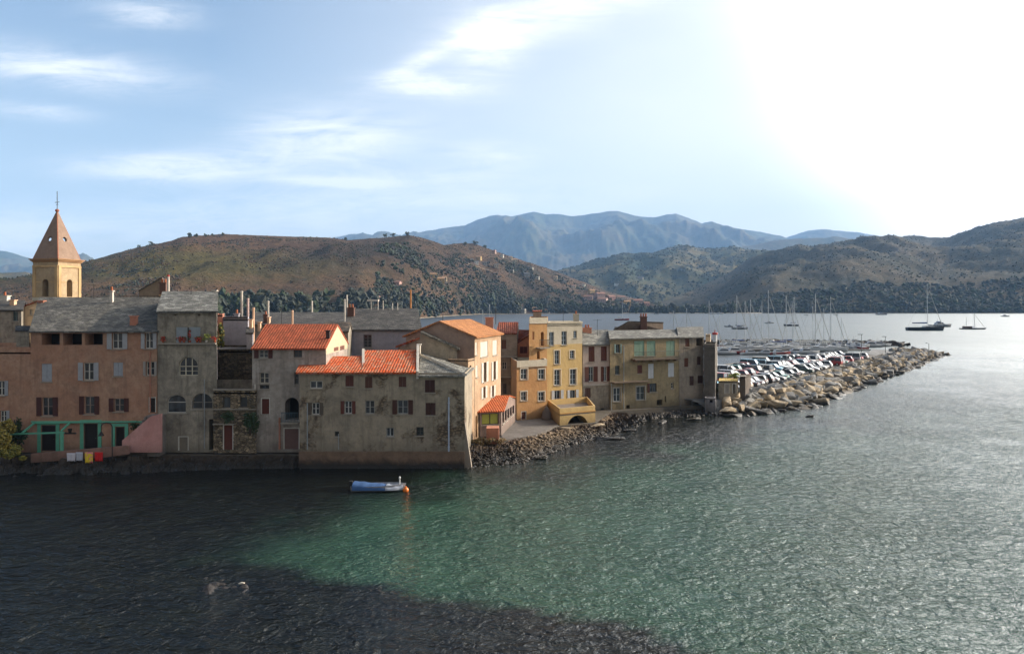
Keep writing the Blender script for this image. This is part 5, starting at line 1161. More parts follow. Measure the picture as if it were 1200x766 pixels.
def leafy(name, lab, cat, c, r, n, cols, trunk=.0, seed=0, leaf=.16, group=None, shape=None):
    r0 = thing(name, lab, cat, (c[0], c[1], c[2]), group); g = random.Random(seed); m = MB()
    mats = [plain('leaf_'+x.strip('#'), x, .75, var=.35) for x in cols]
    cl_ = [(Vector((g.gauss(0, .42)*r[0], g.gauss(0, .42)*r[1], g.uniform(-.8, .9)*r[2])), g.uniform(.25, .5)) for _ in range(14)]
    for i in range(n):
        q, k = g.choice(cl_); d = Vector((g.gauss(0, 1), g.gauss(0, 1), g.gauss(0, 1))).normalized()*g.random()**.4
        p = Vector(c)+Vector((0, 0, trunk+r[2]))+q+Vector((d.x*r[0]*k, d.y*r[1]*k, d.z*r[2]*k)); a = Vector((g.gauss(0, 1), g.gauss(0, 1), g.gauss(0, .8))).normalized()*leaf; b_ = a.orthogonal().normalized()*leaf*.6
        m.m = g.randrange(len(mats)); m.poly([p-a, p+b_, p+a, p-b_])
    m.build('crown' if trunk else 'foliage', mats, r0)
    m = MB()
    for i in range(5 if not trunk else 3):
        e_ = Vector(c)+Vector((g.uniform(-.4, .4)*r[0], g.uniform(-.4, .4)*r[1], trunk+r[2]*g.uniform(.5, 1.3))); mid = Vector(c).lerp(e_, .5)+Vector((0, 0, .1)); m.tube(c, mid, .07*max(1, r[2]*.6), .045); m.tube(mid, e_, .045, .02)
    m.build('trunk' if trunk else 'stems', plain('bark', '#3a2f26', .9), r0); return r0
leafy('yellow_shrub', 'tall yellow green shrub at the left edge beside the pergola', 'shrub', (X(2, 69), 69, 1.5), (1.15, .8, 1.5), 2600, ['#7d702c', '#8c7c34', '#5a5a28', '#9c8a48'], seed=1, leaf=.13)
leafy('yellow_bush', 'spreading yellow leaved bush under the pergola at the left edge', 'bush', (X(14, 68.9), 68.9, 1.0), (1.1, .7, .7), 1700, ['#7a742c', '#8c8038', '#565a26'], seed=2, leaf=.12)
leafy('dark_bush', 'dark green bush behind the yellow shrub by the pink house', 'bush', (X(20, 71), 71, .9), (1.2, .5, 1.6), 1400, ['#1f2f18', '#2b3d1e'], seed=3, leaf=.12)
leafy('wall_plant', 'dark creeper on the right side of the rubble cottage', 'plant', (X(293, 71), 71, Z(510, 71)), (.9, .22, 1.0), 900, ['#26371c', '#34482a'], seed=4, leaf=.1)
leafy('hanging_plant', 'dark plant above the door of the rubble cottage', 'plant', (X(267, 71), 71, Z(495, 71)), (.7, .2, .45), 500, ['#26371c', '#34482a'], seed=5, leaf=.09)
leafy('stair_creeper', 'dark creeper along the top of the pink stair wall', 'plant', (X(161, 70.9), 70.9, Z(505, 70.9)), (.8, .25, .35), 500, ['#1f2f18', '#2b3d1e'], seed=6, leaf=.09)
leafy('rooftop_bush', 'green and yellow shrub on the terrace beside the grey tower house', 'shrub', (X(259, 82), 82, Z(408, 82)), (.5, .4, 1.3), 700, ['#3b4f1e', '#8a7a28', '#223018'], seed=7, leaf=.12)
for i, (px, lab) in enumerate([(559, 'dry brown bush on the bank right of the broad harbour house'), (572, 'dry brown bush beside the pink brick pillar')]):
    leafy('dry_bush', lab, 'bush', (X(px, 77.2), 77.2, .5), (1.0, .7, .5), 900, ['#6a5230', '#7d6238', '#4a4426'], seed=10+i, leaf=.1)
r0 = MB(); r0.prism([P(570, 501.5, 77.4), P(584.6, 501.5, 77.4), Vector((X(584.6, 77.4), 79, P(584, 501.5, 77.4).z)), Vector((X(570, 77.4), 79, P(584, 501.5, 77.4).z))], down=1.6); tag(r0.build('brick_pillar', stucco('pink_brick_pillar', '#a0664c', seed=43, amt=.3)), 'low square pink brick pillar in front of the veranda', 'pillar')
r0 = MB(); r0.prism([P(548, 489, 79.5), P(557, 492, 79.5), P(557, 510, 79.5), P(548, 512, 79.5)], vec=(0, .35, 0)); r0.obox(P(556.5, 512, 79.3), (.25, 0, 0), (0, .25, 0), (0, 0, 2.2)); tag(r0.build('garden_wall', stucco('cream_garden_wall', '#9c7c54', seed=44)), 'short sunlit cream wall between the harbour house and the veranda', 'wall')
r0 = thing('stacked_dinghy', 'dark upturned dinghy propped against the yellow house beside the arch', 'dinghy', (X(640.5, 92.9), 92.9, 1.06)); m = MB(); m.smooth = True
vs_ = []
for j in range(9):
    q = j/8; z = 1.06+1.5*q
    for i in range(9): a = math.pi*i/8; w_ = .55*(1-q**2.5)+.03; vs_.append((X(640.5, 92.6)+math.cos(a)*w_, 92.7-math.sin(a)*.3*(1-q*.6)+q*.5, z))
m.add(vs_, [(j*9+i, j*9+i+1, (j+1)*9+i+1, (j+1)*9+i) for j in range(8) for i in range(8)]); h_ = m.build('hull', plain('grey_dinghy_paint', '#5a5048', .7), r0); md = h_.modifiers.new('t', 'SOLIDIFY'); md.thickness = .04
m = MB(); m.obox((X(640.5, 92.6)-.5, 92.85, 1.2), (1.0, 0, 0), (0, .03, 0), (0, 0, .15)); m.build('seat', plain('wood', '#6e5236', .8), r0)
# kiosk and gate at the root of the breakwater
b = Bld('harbour_kiosk', 'small pale harbour kiosk with a yellow edged flat roof beside the dark stone tower', 'kiosk', [G(842, 108), G(864, 108), G(865, 112), G(843, 112)], .6, Z(446, 108), stucco('kiosk_wall', '#8a8070', seed=45))
b.win('f', 849, 449, 855, 461, 'door', '#9a948c'); b.win('f', 858, 449, 864, 461, 'door', '#5e5850'); b.flat(plain('yellow_edge', '#b59a48', .8), .05, pmat=plain('yellow_edge', '#b59a48', .8)); b.done()
b = Bld('brown_shed', 'dark brown shed with a sunlit side wall right of the harbour kiosk', 'shed', [G(866.5, 109), G(873.5, 109), G(880, 112.5), G(867, 112.5)], .9, Z(441, 109), stucco('shed_wall', '#4c4238', seed=46)); b.flat(CONC, .1); b.done()
leafy('sunlit_hedge', 'yellow green bush on top of the harbour kiosk', 'bush', (X(860, 110.5), 110.5, Z(445, 108)), (1.0, .5, .35), 700, ['#7a8a30', '#a0a044', '#4a5c24'], seed=14, leaf=.1)
for (px, Y, lab) in ((1009.5, 190, 'tall thin lamp post on the breakwater, the left one of two'), (1037.5, 205, 'thin lamp post with a short arm farther along the breakwater'), (1088.5, 218, 'short navigation pole near the tip of the breakwater')):
    zb_ = 2.0; zt = Z({1009.5: 392, 1037.5: 394.5, 1088.5: 402}[px], Y); r0 = thing('lamp_post', lab, 'lamp post', (X(px, Y), Y, zb_)); m = MB(); m.tube((X(px, Y), Y, zb_), (X(px, Y), Y, zt), .09, .06); m.build('pole', plain('grey_steel', '#6e6e6c', .5, .4), r0)
    m = MB(); m.obox((X(px, Y)-.9, Y-.15, zt+.003), (1.2 if px < 1080 else .5, 0, 0), (0, .3, 0), (0, 0, .12)); m.build('lamp', plain('grey_steel', '#6e6e6c', .5, .4), r0)
# ================= cars =================
CARC = {'white': '#a8a8a5', 'silver': '#9a9da0', 'dark grey': '#3a3c40', 'black': '#16171a', 'red': '#8e1a18', 'dark blue': '#1f2c4a', 'light blue': '#6a9ab0', 'dark green': '#1f3a2e', 'beige': '#9c9078', 'teal': '#3d7a72'}
def paint(n):
    k = 'car_paint_'+n.replace(' ', '_')
    if k in MC: return MC[k]
    t = NT(k); t.col(CARC[n]); t.rough(.38); t.b.inputs['Metallic'].default_value = .35 if n in ('silver', 'dark grey', 'light blue') else 0; t.b.inputs['Coat Weight'].default_value = .15; MC[k] = t.m; return t.m
TYRE = plain('tyre_rubber', '#151515', .85); RIM = plain('wheel_rim', '#8a8c8e', .4, .7); CGL = glassm('car_glass', (.015, .02, .024)); HLM = plain('headlight_glass', '#c8c8c0', .2); RLM = plain('tail_light_red', '#8e1410', .3); BLK_T = plain('black_trim', '#1a1a1a', .7)
def car_proto(kind):
    L, W_, H_ = {'hatchback': (3.9, 1.66, 1.47), 'saloon car': (4.45, 1.74, 1.43), 'van': (4.6, 1.8, 1.95), 'jeep': (4.3, 1.8, 1.8)}[kind]
    prof = {'hatchback': [(-1, .42, .62), (-.97, .72, .86), (-.86, .9, .95), (-.2, .92, 1), (.42, .9, 1), (.5, .86, 1), (.85, .72, .93), (.97, .58, .8), (1, .4, .62)],
            'saloon car': [(-1, .45, .66), (-.96, .78, .88), (-.6, .88, .97), (-.2, .9, 1), (.4, .88, 1), (.86, .7, .94), (.97, .56, .8), (1, .4, .62)],
            'van': [(-1, .45, .9), (-.98, 1.0, .97), (-.5, 1.05, 1), (.4, 1.05, 1), (.55, 1.0, 1), (.88, .82, .94), (.97, .62, .82), (1, .42, .66)],
            'jeep': [(-1, .5, .9), (-.98, .95, .97), (-.4, 1.02, 1), (.4, 1.02, 1), (.5, 1.0, 1), (.9, .9, .96), (.98, .7, .9), (1, .5, .8)]}[kind]
    g0, g1, r0_, r1_ = {'hatchback': (-.93, .44, -.72, .1), 'saloon car': (-.62, .42, -.36, .08), 'van': (-.97, .58, -.92, .3), 'jeep': (-.96, .42, -.9, .2)}[kind]
    root = thing(kind.replace(' car', '').replace(' ', '_')+'_car' if kind != 'van' else 'van', 'x', 'car')
    m = MB(); hl = L/2; rows = []
    for (x, zt, wf) in prof:
        w_ = W_/2*wf; x *= hl; rows.append([(x, -w_*.92, .22), (x, -w_, .4), (x, -w_*.99, zt-.12), (x, -w_*.9, zt), (x, w_*.9, zt), (x, w_*.99, zt-.12), (x, w_, .4), (x, w_*.92, .22)])
    vs_ = [v for r in rows for v in r]; n = 8; fs_ = []
    for j in range(len(rows)-1):
        for i in range(n): fs_.append((j*n+i, j*n+(i+1) % n, (j+1)*n+(i+1) % n, (j+1)*n+i))
    fs_ += [tuple(range(n)), tuple(range((len(rows)-1)*n+n-1, (len(rows)-1)*n-1, -1))]
    fs_ = [f[::-1] for f in fs_]
    m.add(vs_, fs_); zb = prof[3][1]-.02
    # roof panel and pillars
    rw = W_*.36; bw_ = W_*.45
    m.prism([(r0_*hl, -rw, H_), (r1_*hl, -rw, H_), (r1_*hl, rw, H_), (r0_*hl, rw, H_)], down=.05)
    for sy in (-1, 1):
        for (xa, xb) in ((g0, r0_), (g1, r1_), ((g0+g1)/2-.05, (r0_+r1_)/2)): m.tube((xa*hl, sy*bw_, zb), (xb*hl, sy*rw, H_-.03), .045, .04, 5)
    m.build('body', paint('white'), root)
    m = MB(); b0 = [(g0*hl+.02, -bw_+.01, zb), (g1*hl-.02, -bw_+.01, zb), (g1*hl-.02, bw_-.01, zb), (g0*hl+.02, bw_-.01, zb)]; t0 = [(r0_*hl+.02, -rw+.01, H_-.03), (r1_*hl-.02, -rw+.01, H_-.03), (r1_*hl-.02, rw-.01, H_-.03), (r0_*hl+.02, rw-.01, H_-.03)]
    m.add(b0+t0, [(0, 1, 5, 4), (1, 2, 6, 5), (2, 3, 7, 6), (3, 0, 4, 7)]); m.build('windows', CGL, root)
    for sx_ in (-.62, .62):
        for sy in (-1, 1):
            m = MB(); m.tube((sx_*hl, sy*(W_/2-.2), .31), (sx_*hl, sy*(W_/2+.01), .31), .31, .31, 14); wh = m.build('wheel', TYRE, root)
            m = MB(); m.tube((sx_*hl, sy*(W_/2+.012), .31), (sx_*hl, sy*(W_/2+.03), .31), .19, .17, 10); m.build('rim', RIM, wh)
    for sy in (-1, 1):
        m = MB(); m.obox((hl*.93, sy*W_*.3-.14, .58), (.09, 0, 0), (0, .28, 0), (0, 0, .14)); m.build('headlight', HLM, root)
        m = MB(); m.obox((-hl*.99-.03, sy*W_*.36-.1, .68), (.06, 0, 0), (0, .2, 0), (0, 0, .18)); m.build('tail_light', RLM, root)
    m = MB(); m.obox((hl*.96, -W_*.4, .26), (.1, 0, 0), (0, W_*.8, 0), (0, 0, .14)); m.obox((-hl*.96-.1, -W_*.4, .28), (.1, 0, 0), (0, W_*.8, 0), (0, 0, .14)); m.build('bumper', BLK_T, root)
    return root
PROTO = {k: car_proto(k) for k in ('hatchback', 'saloon car', 'van', 'jeep')}; used = set()
ORD = ['first', 'second', 'third', 'fourth', 'fifth', 'sixth', 'seventh', 'eighth', 'ninth', 'tenth', 'eleventh', 'twelfth', 'thirteenth', 'fourteenth', 'fifteenth', 'sixteenth', 'seventeenth', 'eighteenth', 'nineteenth', 'twentieth', 'twenty-first', 'twenty-second']
g = random.Random(11)
rows_ = [(11.6, -4, 84, 'in the row nearest the boulders', 90), (17.2, 4, 88, 'in the second row from the boulders', 82), (22.3, 12, 70, 'in the row nearest the boats', 90)]
cols_w = ['white']*5+['silver']*6+['dark grey']*3+['black']*3+['red']*3+['dark blue']*2+['light blue']*2+['dark green', 'beige', 'teal']
cnt = {}; tasks = []
for (p, s0, s1, rl, an) in rows_:
    s = s0
    while s < s1:
        if g.random() < .90:
            kind = g.choices(['hatchback', 'saloon car', 'van', 'jeep'], [6, 3, 1.2, 1.2])[0]; cc = g.choice(cols_w)
            tasks.append((s, p, rl, an, kind, cc))
        s += g.uniform(2.25, 2.75)
for (s, p, rl, an, kind, cc) in tasks:
    if kind in used: o_ = copy_tree(PROTO[kind])
    else: o_ = PROTO[kind]; used.add(kind)
    q = bw(s, p+g.uniform(-.3, .3), 1.905); o_.location = q
    o_.rotation_euler.z = math.atan2(BD.y, BD.x)+R(an+g.uniform(-4, 4))+(math.pi if g.random() < .5 else 0)
    bd = [c for c in o_.children if c.name.startswith('body')][0]; bd.material_slots[0].link = 'OBJECT'; bd.material_slots[0].material = paint(cc)
    key = (cc, kind, rl); cnt[key] = cnt.get(key, 0)+1; n_ = cnt[key]
    o_['label'] = '%s %s %s, %s such from the town' % (cc, kind, rl, ORD[n_-1]); o_['category'] = 'van' if kind == 'van' else 'car'; o_['group'] = 'cars parked on the breakwater'
# ================= boats =================
HW = plain('white_hull', '#b8babc', .35); HN = plain('navy_hull', '#141a26', .35); HG = plain('grey_hull', '#6a7076', .4); HWOOD = plain('wood_hull', '#4a3226', .5); ALU = plain('aluminium_mast', '#b9bcbe', .4, .3); CANV = plain('blue_canvas', '#26447a', .85); CANW = plain('white_canvas', '#a8a8a4', .85); TEAK = plain('teak_deck', '#8a7050', .8); HR = plain('red_hull', '#7e201c', .4); HB = plain('light_blue_hull', '#5a86a0', .4)
def hull(m, L, W_, fb, bow=.35, tr=.75, N=12):
    rows = []
    for j in range(N+1):
        q = j/N; x = -L/2+L*q; w_ = W_/2*(tr+(1-tr)*math.sin(min(1, q/.45)*math.pi/2))*(1-max(0, (q-.45)/.55)**2.2)+.02; h_ = fb*(1+bow*q**2)
        fl = .62*(1-.55*q)
        rows.append([(x+ (q**6)*L*.04*k2, s_*w_*wf, z) for (s_, wf, z, k2) in ((-1, 1, h_, 1), (-1, .93, h_*.45, .5), (-1, fl, -.05, 0), (-1, .1, -.35, 0), (1, .1, -.35, 0), (1, fl, -.05, 0), (1, .93, h_*.45, .5), (1, 1, h_, 1))])
    n = 8; vs_ = [v for r in rows for v in r]; fs_ = []
    for j in range(N):
        for i in range(n-1): fs_.append((j*n+i, j*n+i+1, (j+1)*n+i+1, (j+1)*n+i))
    fs_.append(tuple(range(n)))
    m.add(vs_, fs_); return [(r[0], r[7]) for r in rows]
def boat(kind, nm, hm, canv, L=10.):
    root = thing(nm, 'x', 'boat'); m = MB(); fb = {'sail': 1.0, 'motor': 1.0, 'dinghy': .5}[kind]*L/10 if kind != 'dinghy' else .45
    W_ = L*.31; m.smooth = False; rim = hull(m, L, W_, fb, .4, .7 if kind == 'sail' else .88); m.build('hull', hm, root)
    m = MB(); 
    for a, b_ in zip(rim, rim[1:]): dz = -.06; m.poly([(a[0][0], a[0][1], a[0][2]+dz), (b_[0][0], b_[0][1], b_[0][2]+dz), (b_[1][0], b_[1][1], b_[1][2]+dz), (a[1][0], a[1][1], a[1][2]+dz)])
    m.build('deck', TEAK if hm is HWOOD else CANW, root)
    if kind == 'sail':
        m = MB(); z = fb*.98; m.prism([(-.5*L/10, -W_*.22, z+.5), (1.6*L/10, -W_*.2, z+.5), (2.6*L/10, -W_*.1, z+.38), (2.6*L/10, W_*.1, z+.38), (1.6*L/10, W_*.2, z+.5), (-.5*L/10, W_*.22, z+.5)], down=.5); cb_ = m.build('cabin', HW, root)
        m = MB()
        for sy in (-1, 1): m.obox((-.2, sy*(W_*.213)-.01, z+.2), (1.5, 0, 0), (0, .02, 0), (0, 0, .16))
        m.build('windows', CGL, cb_)
        mh = 15.; mx = .6; m = MB(); m.tube((mx, 0, z), (mx, 0, mh), .1, .07, 8)
        for hh in (mh*.42, mh*.7): m.tube((mx, -W_*.36, hh), (mx, W_*.36, hh), .03)
        m.build('mast', ALU, root)
        m = MB(); m.tube((mx, 0, z+1.3), (mx-4.2, 0, z+1.25), .07); bo = m.build('boom', ALU, root)
        m = MB(); m.smooth = True
        for i in range(8): m.tube((mx-.1-i*.5, 0, z+1.48), (mx-.6-i*.5, 0, z+1.46), .2-.012*i, .19-.012*i, 8)
        m.build('furled_sail', canv, bo)
        m = MB()
        for e_ in ((L/2*.97, 0, fb*1.3), (-L/2*.96, 0, fb), (mx-.2, -W_*.45, fb), (mx-.2, W_*.45, fb)): m.tube((mx, 0, mh-.15), e_, .018, .018, 4)
        m.tube((L/2*.95, 0, fb*1.4), (mx+.25, 0, mh*.9), .06, .05, 6)
        m.build('rigging', CANW, root)
        m = MB(); pr = None
        for sy in (-1, 1):
            pr = None
            for i in range(9):
                r_ = rim[1+i+ (1 if i > 4 else 0)]; e_ = Vector(r_[0 if sy < 0 else 1]); e_.y *= .96; m.tube(e_, e_+Vector((0, 0, .6)), .02, n=4)
                if pr is not None: m.tube(pr, e_+Vector((0, 0, .6)), .014, n=4)
                pr = e_+Vector((0, 0, .6))
        e0, e1 = Vector(rim[10][0]), Vector(rim[10][1]); m.tube((e0.x, e0.y*.96, e0.z+.6), (e1.x, e1.y*.96, e1.z+.6), .02, n=4)
        m.build('railing', ALU, root)
    if kind == 'motor':
        z = fb*.98; k = L/10; m = MB()
        b0 = [(-2.6*k, -W_*.34, z), (2.2*k, -W_*.3, z), (2.2*k, W_*.3, z), (-2.6*k, W_*.34, z)]; t0 = [(-2.2*k, -W_*.28, z+1.15*k), (.6*k, -W_*.26, z+1.15*k), (.6*k, W_*.26, z+1.15*k), (-2.2*k, W_*.28, z+1.15*k)]
        m.add(b0+t0, [(0, 1, 5, 4), (1, 2, 6, 5), (2, 3, 7, 6), (3, 0, 4, 7), (4, 5, 6, 7)]); cb_ = m.build('cabin', HW, root)
        m = MB(); f_ = lambda a, c, q: tuple(a[i]+(c[i]-a[i])*q for i in range(3))
        for (i, j) in ((0, 1), (1, 2), (2, 3)):
            a0, a1, c0, c1 = f_(b0[i], t0[i], .4), f_(b0[j], t0[j], .4), f_(b0[i], t0[i], .85), f_(b0[j], t0[j], .85)
            a0_, a1_ = f_(a0, a1, .08), f_(a0, a1, .92); c0_, c1_ = f_(c0, c1, .08), f_(c0, c1, .92)
            nn = (Vector(a1_)-Vector(a0_)).cross(Vector(c0_)-Vector(a0_)).normalized()*.02; m.prism([Vector(q)+nn for q in (a0_, a1_, c1_, c0_)], vec=-nn*.9)
        m.build('windows', CGL, cb_)
        m = MB(); m.obox((-1.6*k, -W_*.2, z+1.16*k), (1.6*k, 0, 0), (0, W_*.4, 0), (0, 0, .35*k)); m.tube((-1.2*k, 0, z+1.5*k), (-1.2*k, 0, z+2.9*k), .05, .03); m.build('flybridge', canv, root)
    if kind == 'dinghy':
        m = MB(); m.obox((-L/2-.25, -.15, .1), (.3, 0, 0), (0, .3, 0), (0, 0, .7)); m.build('outboard_motor', BLK_T, root)
        m = MB(); m.obox((-.4, -W_*.4, .3), (.3, 0, 0), (0, W_*.8, 0), (0, 0, .05)); m.obox((.8, -W_*.36, .3), (.3, 0, 0), (0, W_*.72, 0), (0, 0, .05)); m.build('seat', TEAK, root)
    return root
BP = {'white sailboat': boat('sail', 'sailboat', HW, CANW), 'white sailboat with blue sail cover': boat('sail', 'sailboat', HW, CANV), 'grey sailboat': boat('sail', 'sailboat', HG, CANW), 'navy sailboat': boat('sail', 'sailboat', HN, CANV),
      'white motorboat': boat('motor', 'motorboat', HW, CANW), 'grey motorboat': boat('motor', 'motorboat', HG, CANV), 'blue motorboat': boat('motor', 'motorboat', HB, CANV), 'red motorboat': boat('motor', 'motorboat', HR, CANW), 'white dinghy': boat('dinghy', 'dinghy', HW, CANW, 4.2)}
bused = set()
def put(kind, px, Y, rz, sc_, lab, group=None, z=.0):
    o_ = copy_tree(BP[kind]) if kind in bused else BP[kind]; bused.add(kind)
    o_.location = (X(px, Y), Y, z); o_.rotation_euler = (0, 0, R(rz)); o_.scale = (sc_,)*3; o_['label'] = lab; o_['category'] = 'sailboat' if 'sail' in kind else ('dinghy' if 'dinghy' in kind or 'wooden' in kind else 'motorboat')
    if group: o_['group'] = group
    return o_
masts = [(831, 352.5, 236, 'white sailboat'), (847, 366, 244, 'grey sailboat'), (863.5, 346, 248, 'white sailboat'), (873, 352.5, 262, 'white sailboat with blue sail cover'), (879.5, 351, 246, 'white sailboat'), (897, 353, 275, 'grey sailboat'), (900.5, 340, 250, 'white sailboat'), (921.5, 346.5, 247, 'white sailboat with blue sail cover'), (928.5, 356, 268, 'navy sailboat'),
         (935.3, 348, 252, 'white sailboat'), (952.5, 359, 270, 'white sailboat'), (955.5, 344, 240, 'white sailboat'), (973.4, 347, 243, 'white sailboat'), (969, 361, 266, 'grey sailboat'), (986, 372, 262, 'navy sailboat')]
NB = len(masts); GB = 'sailboats moored in the marina'
for i, (px, py, Y, kd) in enumerate(masts):
    sc_ = Z(py, Y)/15.; lab = '%s moored, its mast the %s from the left' % (kd, ORD[i])
    mh = math.radians(g.uniform(-14, 14)); put(kd, px-.6*sc_*F/Y*math.cos(mh), Y, math.degrees(mh)+(180 if i % 4 == 1 else 0), sc_, lab, GB)
    if i % 4 == 1:
        o_ = bpy.data.objects[-1] if False else None
for (px, py, Y, kd, lab) in [(573.3, 357, 210, 'white sailboat', 'sailboat whose mast rises behind the pink chimney of the pale orange roof'), (565.5, 363, 214, 'grey sailboat', 'sailboat with the shorter mast left of the pink rooftop chimney'), (789.4, 364, 232, 'white sailboat', 'sailboat whose thin mast shows above the grey corner house'), (804.6, 361, 228, 'grey sailboat', 'sailboat whose thin mast shows above the balcony house roof end')]:
    put(kd, px-2, Y, 5, Z(py, Y)/15., lab, GB)
GM = 'motorboats moored in the marina'; mk = ['white motorboat', 'grey motorboat', 'white motorboat', 'blue motorboat', 'white motorboat', 'red motorboat', 'white motorboat', 'grey motorboat']
k = 0; cn = {}
for (Y, pxs, rn) in ((229, [846, 862, 881, 897, 914, 931, 946], 'front'), (256, [852, 868, 884, 906, 914, 942, 962, 979, 996, 1008], 'middle'), (278, [848, 861, 878, 890, 905, 921, 934, 948, 962, 977, 992, 1003, 1018], 'back')):
    for px in pxs:
        kd = mk[(k*5+k//3) % 8]; k += 1; key = (kd, rn); cn[key] = cn.get(key, 0)+1
        put(kd, px+g.uniform(-1, 1), Y+g.uniform(-3, 3), g.choice([0, 180, 90, 75])+g.uniform(-15, 15) if rn != 'front' else g.choice([0, 180])+g.uniform(-12, 12), g.uniform(.62, .95), '%s in the %s row of moored boats, %s such from the left' % (kd, rn, ORD[cn[key]-1]), GM)
for i, (px, Y, rz) in enumerate([(1006, 266, 5), (1019, 268, 170), (1031, 271, 4)]): put('white motorboat', px, Y, rz, .8, 'white motorboat tied inside the breakwater past the cars, %s from the left' % ORD[i], GM)
# pontoon
m = MB(); m.obox((62, 242, .25), (52, 2, 0), (0, 1.4, 0), (0, 0, .35)); m.obox((62, 268, .25), (62, 0, 0), (0, 1.4, 0), (0, 0, .35)); tag(m.build('pontoon', plain('grey_planks', '#6c675e', .9)), 'long grey floating pontoons between the rows of moored boats', 'pontoon')
# anchored boats out in the bay
o_ = put('navy sailboat', 1085.5, 434, 0, 1.0, 'long black sailing yacht at anchor with a very tall single mast, beyond the breakwater'); s_ = Z(332, 434)/15; o_.scale = (s_*1.16, s_*.85, s_); o_.location.x = X(1084, 434); o_.rotation_euler.z = 0
put('grey motorboat', 1102, 500, 6, 1.45, 'dark motor cruiser anchored just behind the tall masted black yacht')
o_ = put('navy sailboat', 1140, 455, -3, 1.0, 'dark two masted ketch with short masts at the right of the anchored boats'); o_.scale = (1.45, 1.25, .62)
m = MB(); m.tube((-2.6, 0, 1.4), (-2.6, 0, 11.5), .1, .06, 8); m.build('mizzen_mast', ALU, o_, origin=(0, 0, 0))
m = MB(); m.prism([(-3.8, -.9, 2.9), (-.6, -.9, 2.9), (-.6, .9, 2.9), (-3.8, .9, 2.9)], down=1.8); m.build('wheelhouse', HWOOD, o_, origin=(0, 0, 0))
for (px, Y, kd, rz, sc_, lab) in [(854, 500, 'grey motorboat', 175, .55, 'small grey boat anchored in the bay above the harbour light'), (867, 456, 'grey motorboat', 0, .92, 'grey motor cruiser anchored in the bay behind the tallest masts on the left'), (867.5, 520, 'white dinghy', 0, 1.3, 'small pale dinghy just beyond the anchored grey motor cruiser'), (901.5, 590, 'white motorboat', 5, .72, 'white motorboat anchored far out behind the tallest marina mast'), (927, 520, 'navy sailboat', 180, .95, 'long dark yacht anchored in the bay behind the marina masts'),
        (835, 1120, 'white motorboat', 10, 1.2, 'white motorboat near the far shore, left of two'), (842, 1130, 'white motorboat', 170, 1.2, 'white motorboat near the far shore, right of two'), (1033, 1050, 'grey motorboat', 0, 1.5, 'distant grey launch near the far shore beneath the right ridge'), (1178, 900, 'white motorboat', 0, 1.0, 'tiny white boat by the far shore near the right edge'), (945, 1000, 'white dinghy', 0, 1.4, 'tiny dinghy far out between the marina masts and the shore'), (980, 1040, 'white dinghy', 0, 1.5, 'tiny dinghy far out right of the marina masts'),
        (770, 1080, 'white dinghy', 0, 1.6, 'tiny dinghy off the far shore above the attic chimney')]: put(kd, px, Y, rz, sc_, lab)
o_ = put('white sailboat', 728.5, 700, 0, Z(350.5, 700)/15*1.0, 'sailboat with a red hull anchored off the far shore above the rose house'); [c for c in o_.children if c.name.startswith('hull')][0].data = [c for c in BP['red motorboat'].children if c.name.startswith('hull')][0].data
for kd, o_ in list(BP.items()):
    if kd not in bused:
        for c in list(o_.children_recursive)+[o_]: bpy.data.objects.remove(c)
# --- covered boat with orange buoy in the foreground
Yb = 13500/(574-YH); r0 = thing('covered_boat', 'small moored boat under a blue tarpaulin and a grey sheet in the dark water', 'boat', (X(443, Yb), Yb, 0), )
cx, cy = X(443, Yb), Yb; m = MB(); hull(m, 4.2, 1.5, .42, .4, .85); m.v = [(v[0]*1+cx, v[1]+cy, v[2]) for v in m.v]; m.build('hull', plain('dull_white_hull', '#8c8c90', .5), r0)
def tarp(x0, x1, mat, nm, h0, h1, seed):
    m = MB(); m.smooth = True; vs_ = []; N, M = 16, 10
    for i in range(N+1):
        q = i/N; x = x0+(x1-x0)*q; h_ = h0+(h1-h0)*q+.10*noise.noise(Vector((x*2.2, seed, 0)))
        wq = .84*(1-max(0, (x-.8)/1.6)**2*.8)
        for j in range(M+1):
            a = math.pi*j/M; y = -math.cos(a)*wq; z = .16+(h_-.12)*math.sin(a)**.55+.05*noise.noise(Vector((x*4, y*4, seed)))*math.sin(a)
            vs_.append((cx+x, cy+y, z))
    m.add(vs_, [(i*(M+1)+j, i*(M+1)+j+1, (i+1)*(M+1)+j+1, (i+1)*(M+1)+j) for i in range(N) for j in range(M)]); return m.build(nm, mat, r0)
tarp(-1.95, .72, plain('blue_tarpaulin', '#284a74', .8), 'tarpaulin', .66, .36, 1); tarp(.70, 2.05, plain('grey_sheet', '#858b96', .7), 'grey_sheet', .38, .4, 2)
m = MB(); m.tube((cx+1.75, cy, .5), (cx+1.75, cy, .95), .05); m.blob((cx+1.75, cy, 1.0), .09, .09, .13, 0, 0); m.build('bow_post', plain('white_paint', '#c9c9c6', .5), r0)
m = MB(); m.smooth = True; m.blob((X(475.5, Yb-.4), Yb-.4, .1), .24, .24, .24, 0, 0, 3); m.tube((X(475.5, Yb-.4), Yb-.4, .3), (X(475.5, Yb-.4), Yb-.4, .42), .06, .05, 8); tag(m.build('mooring_buoy', plain('buoy_orange', '#d06a14', .4)), 'round orange mooring buoy floating beside the tarpaulin covered boat', 'buoy')
m = MB(); q0_, q1_ = Vector((cx+1.8, cy, .5)), Vector((X(475.5, Yb-.4), Yb-.4, .32)); m.path([q0_, q0_.lerp(q1_, .5)-Vector((0, 0, .1)), q1_], .02); m.build('mooring_line', plain('rope', '#8c8470', .9), r0)
m = MB(); m.obox((cx-2.3, cy-.14, .2), (.26, 0, 0), (0, .28, 0), (0, 0, .55)); m.tube((cx-2.2, cy, .3), (cx-2.2, cy, -.3), .06); m.build('outboard_motor', BLK_T, r0)
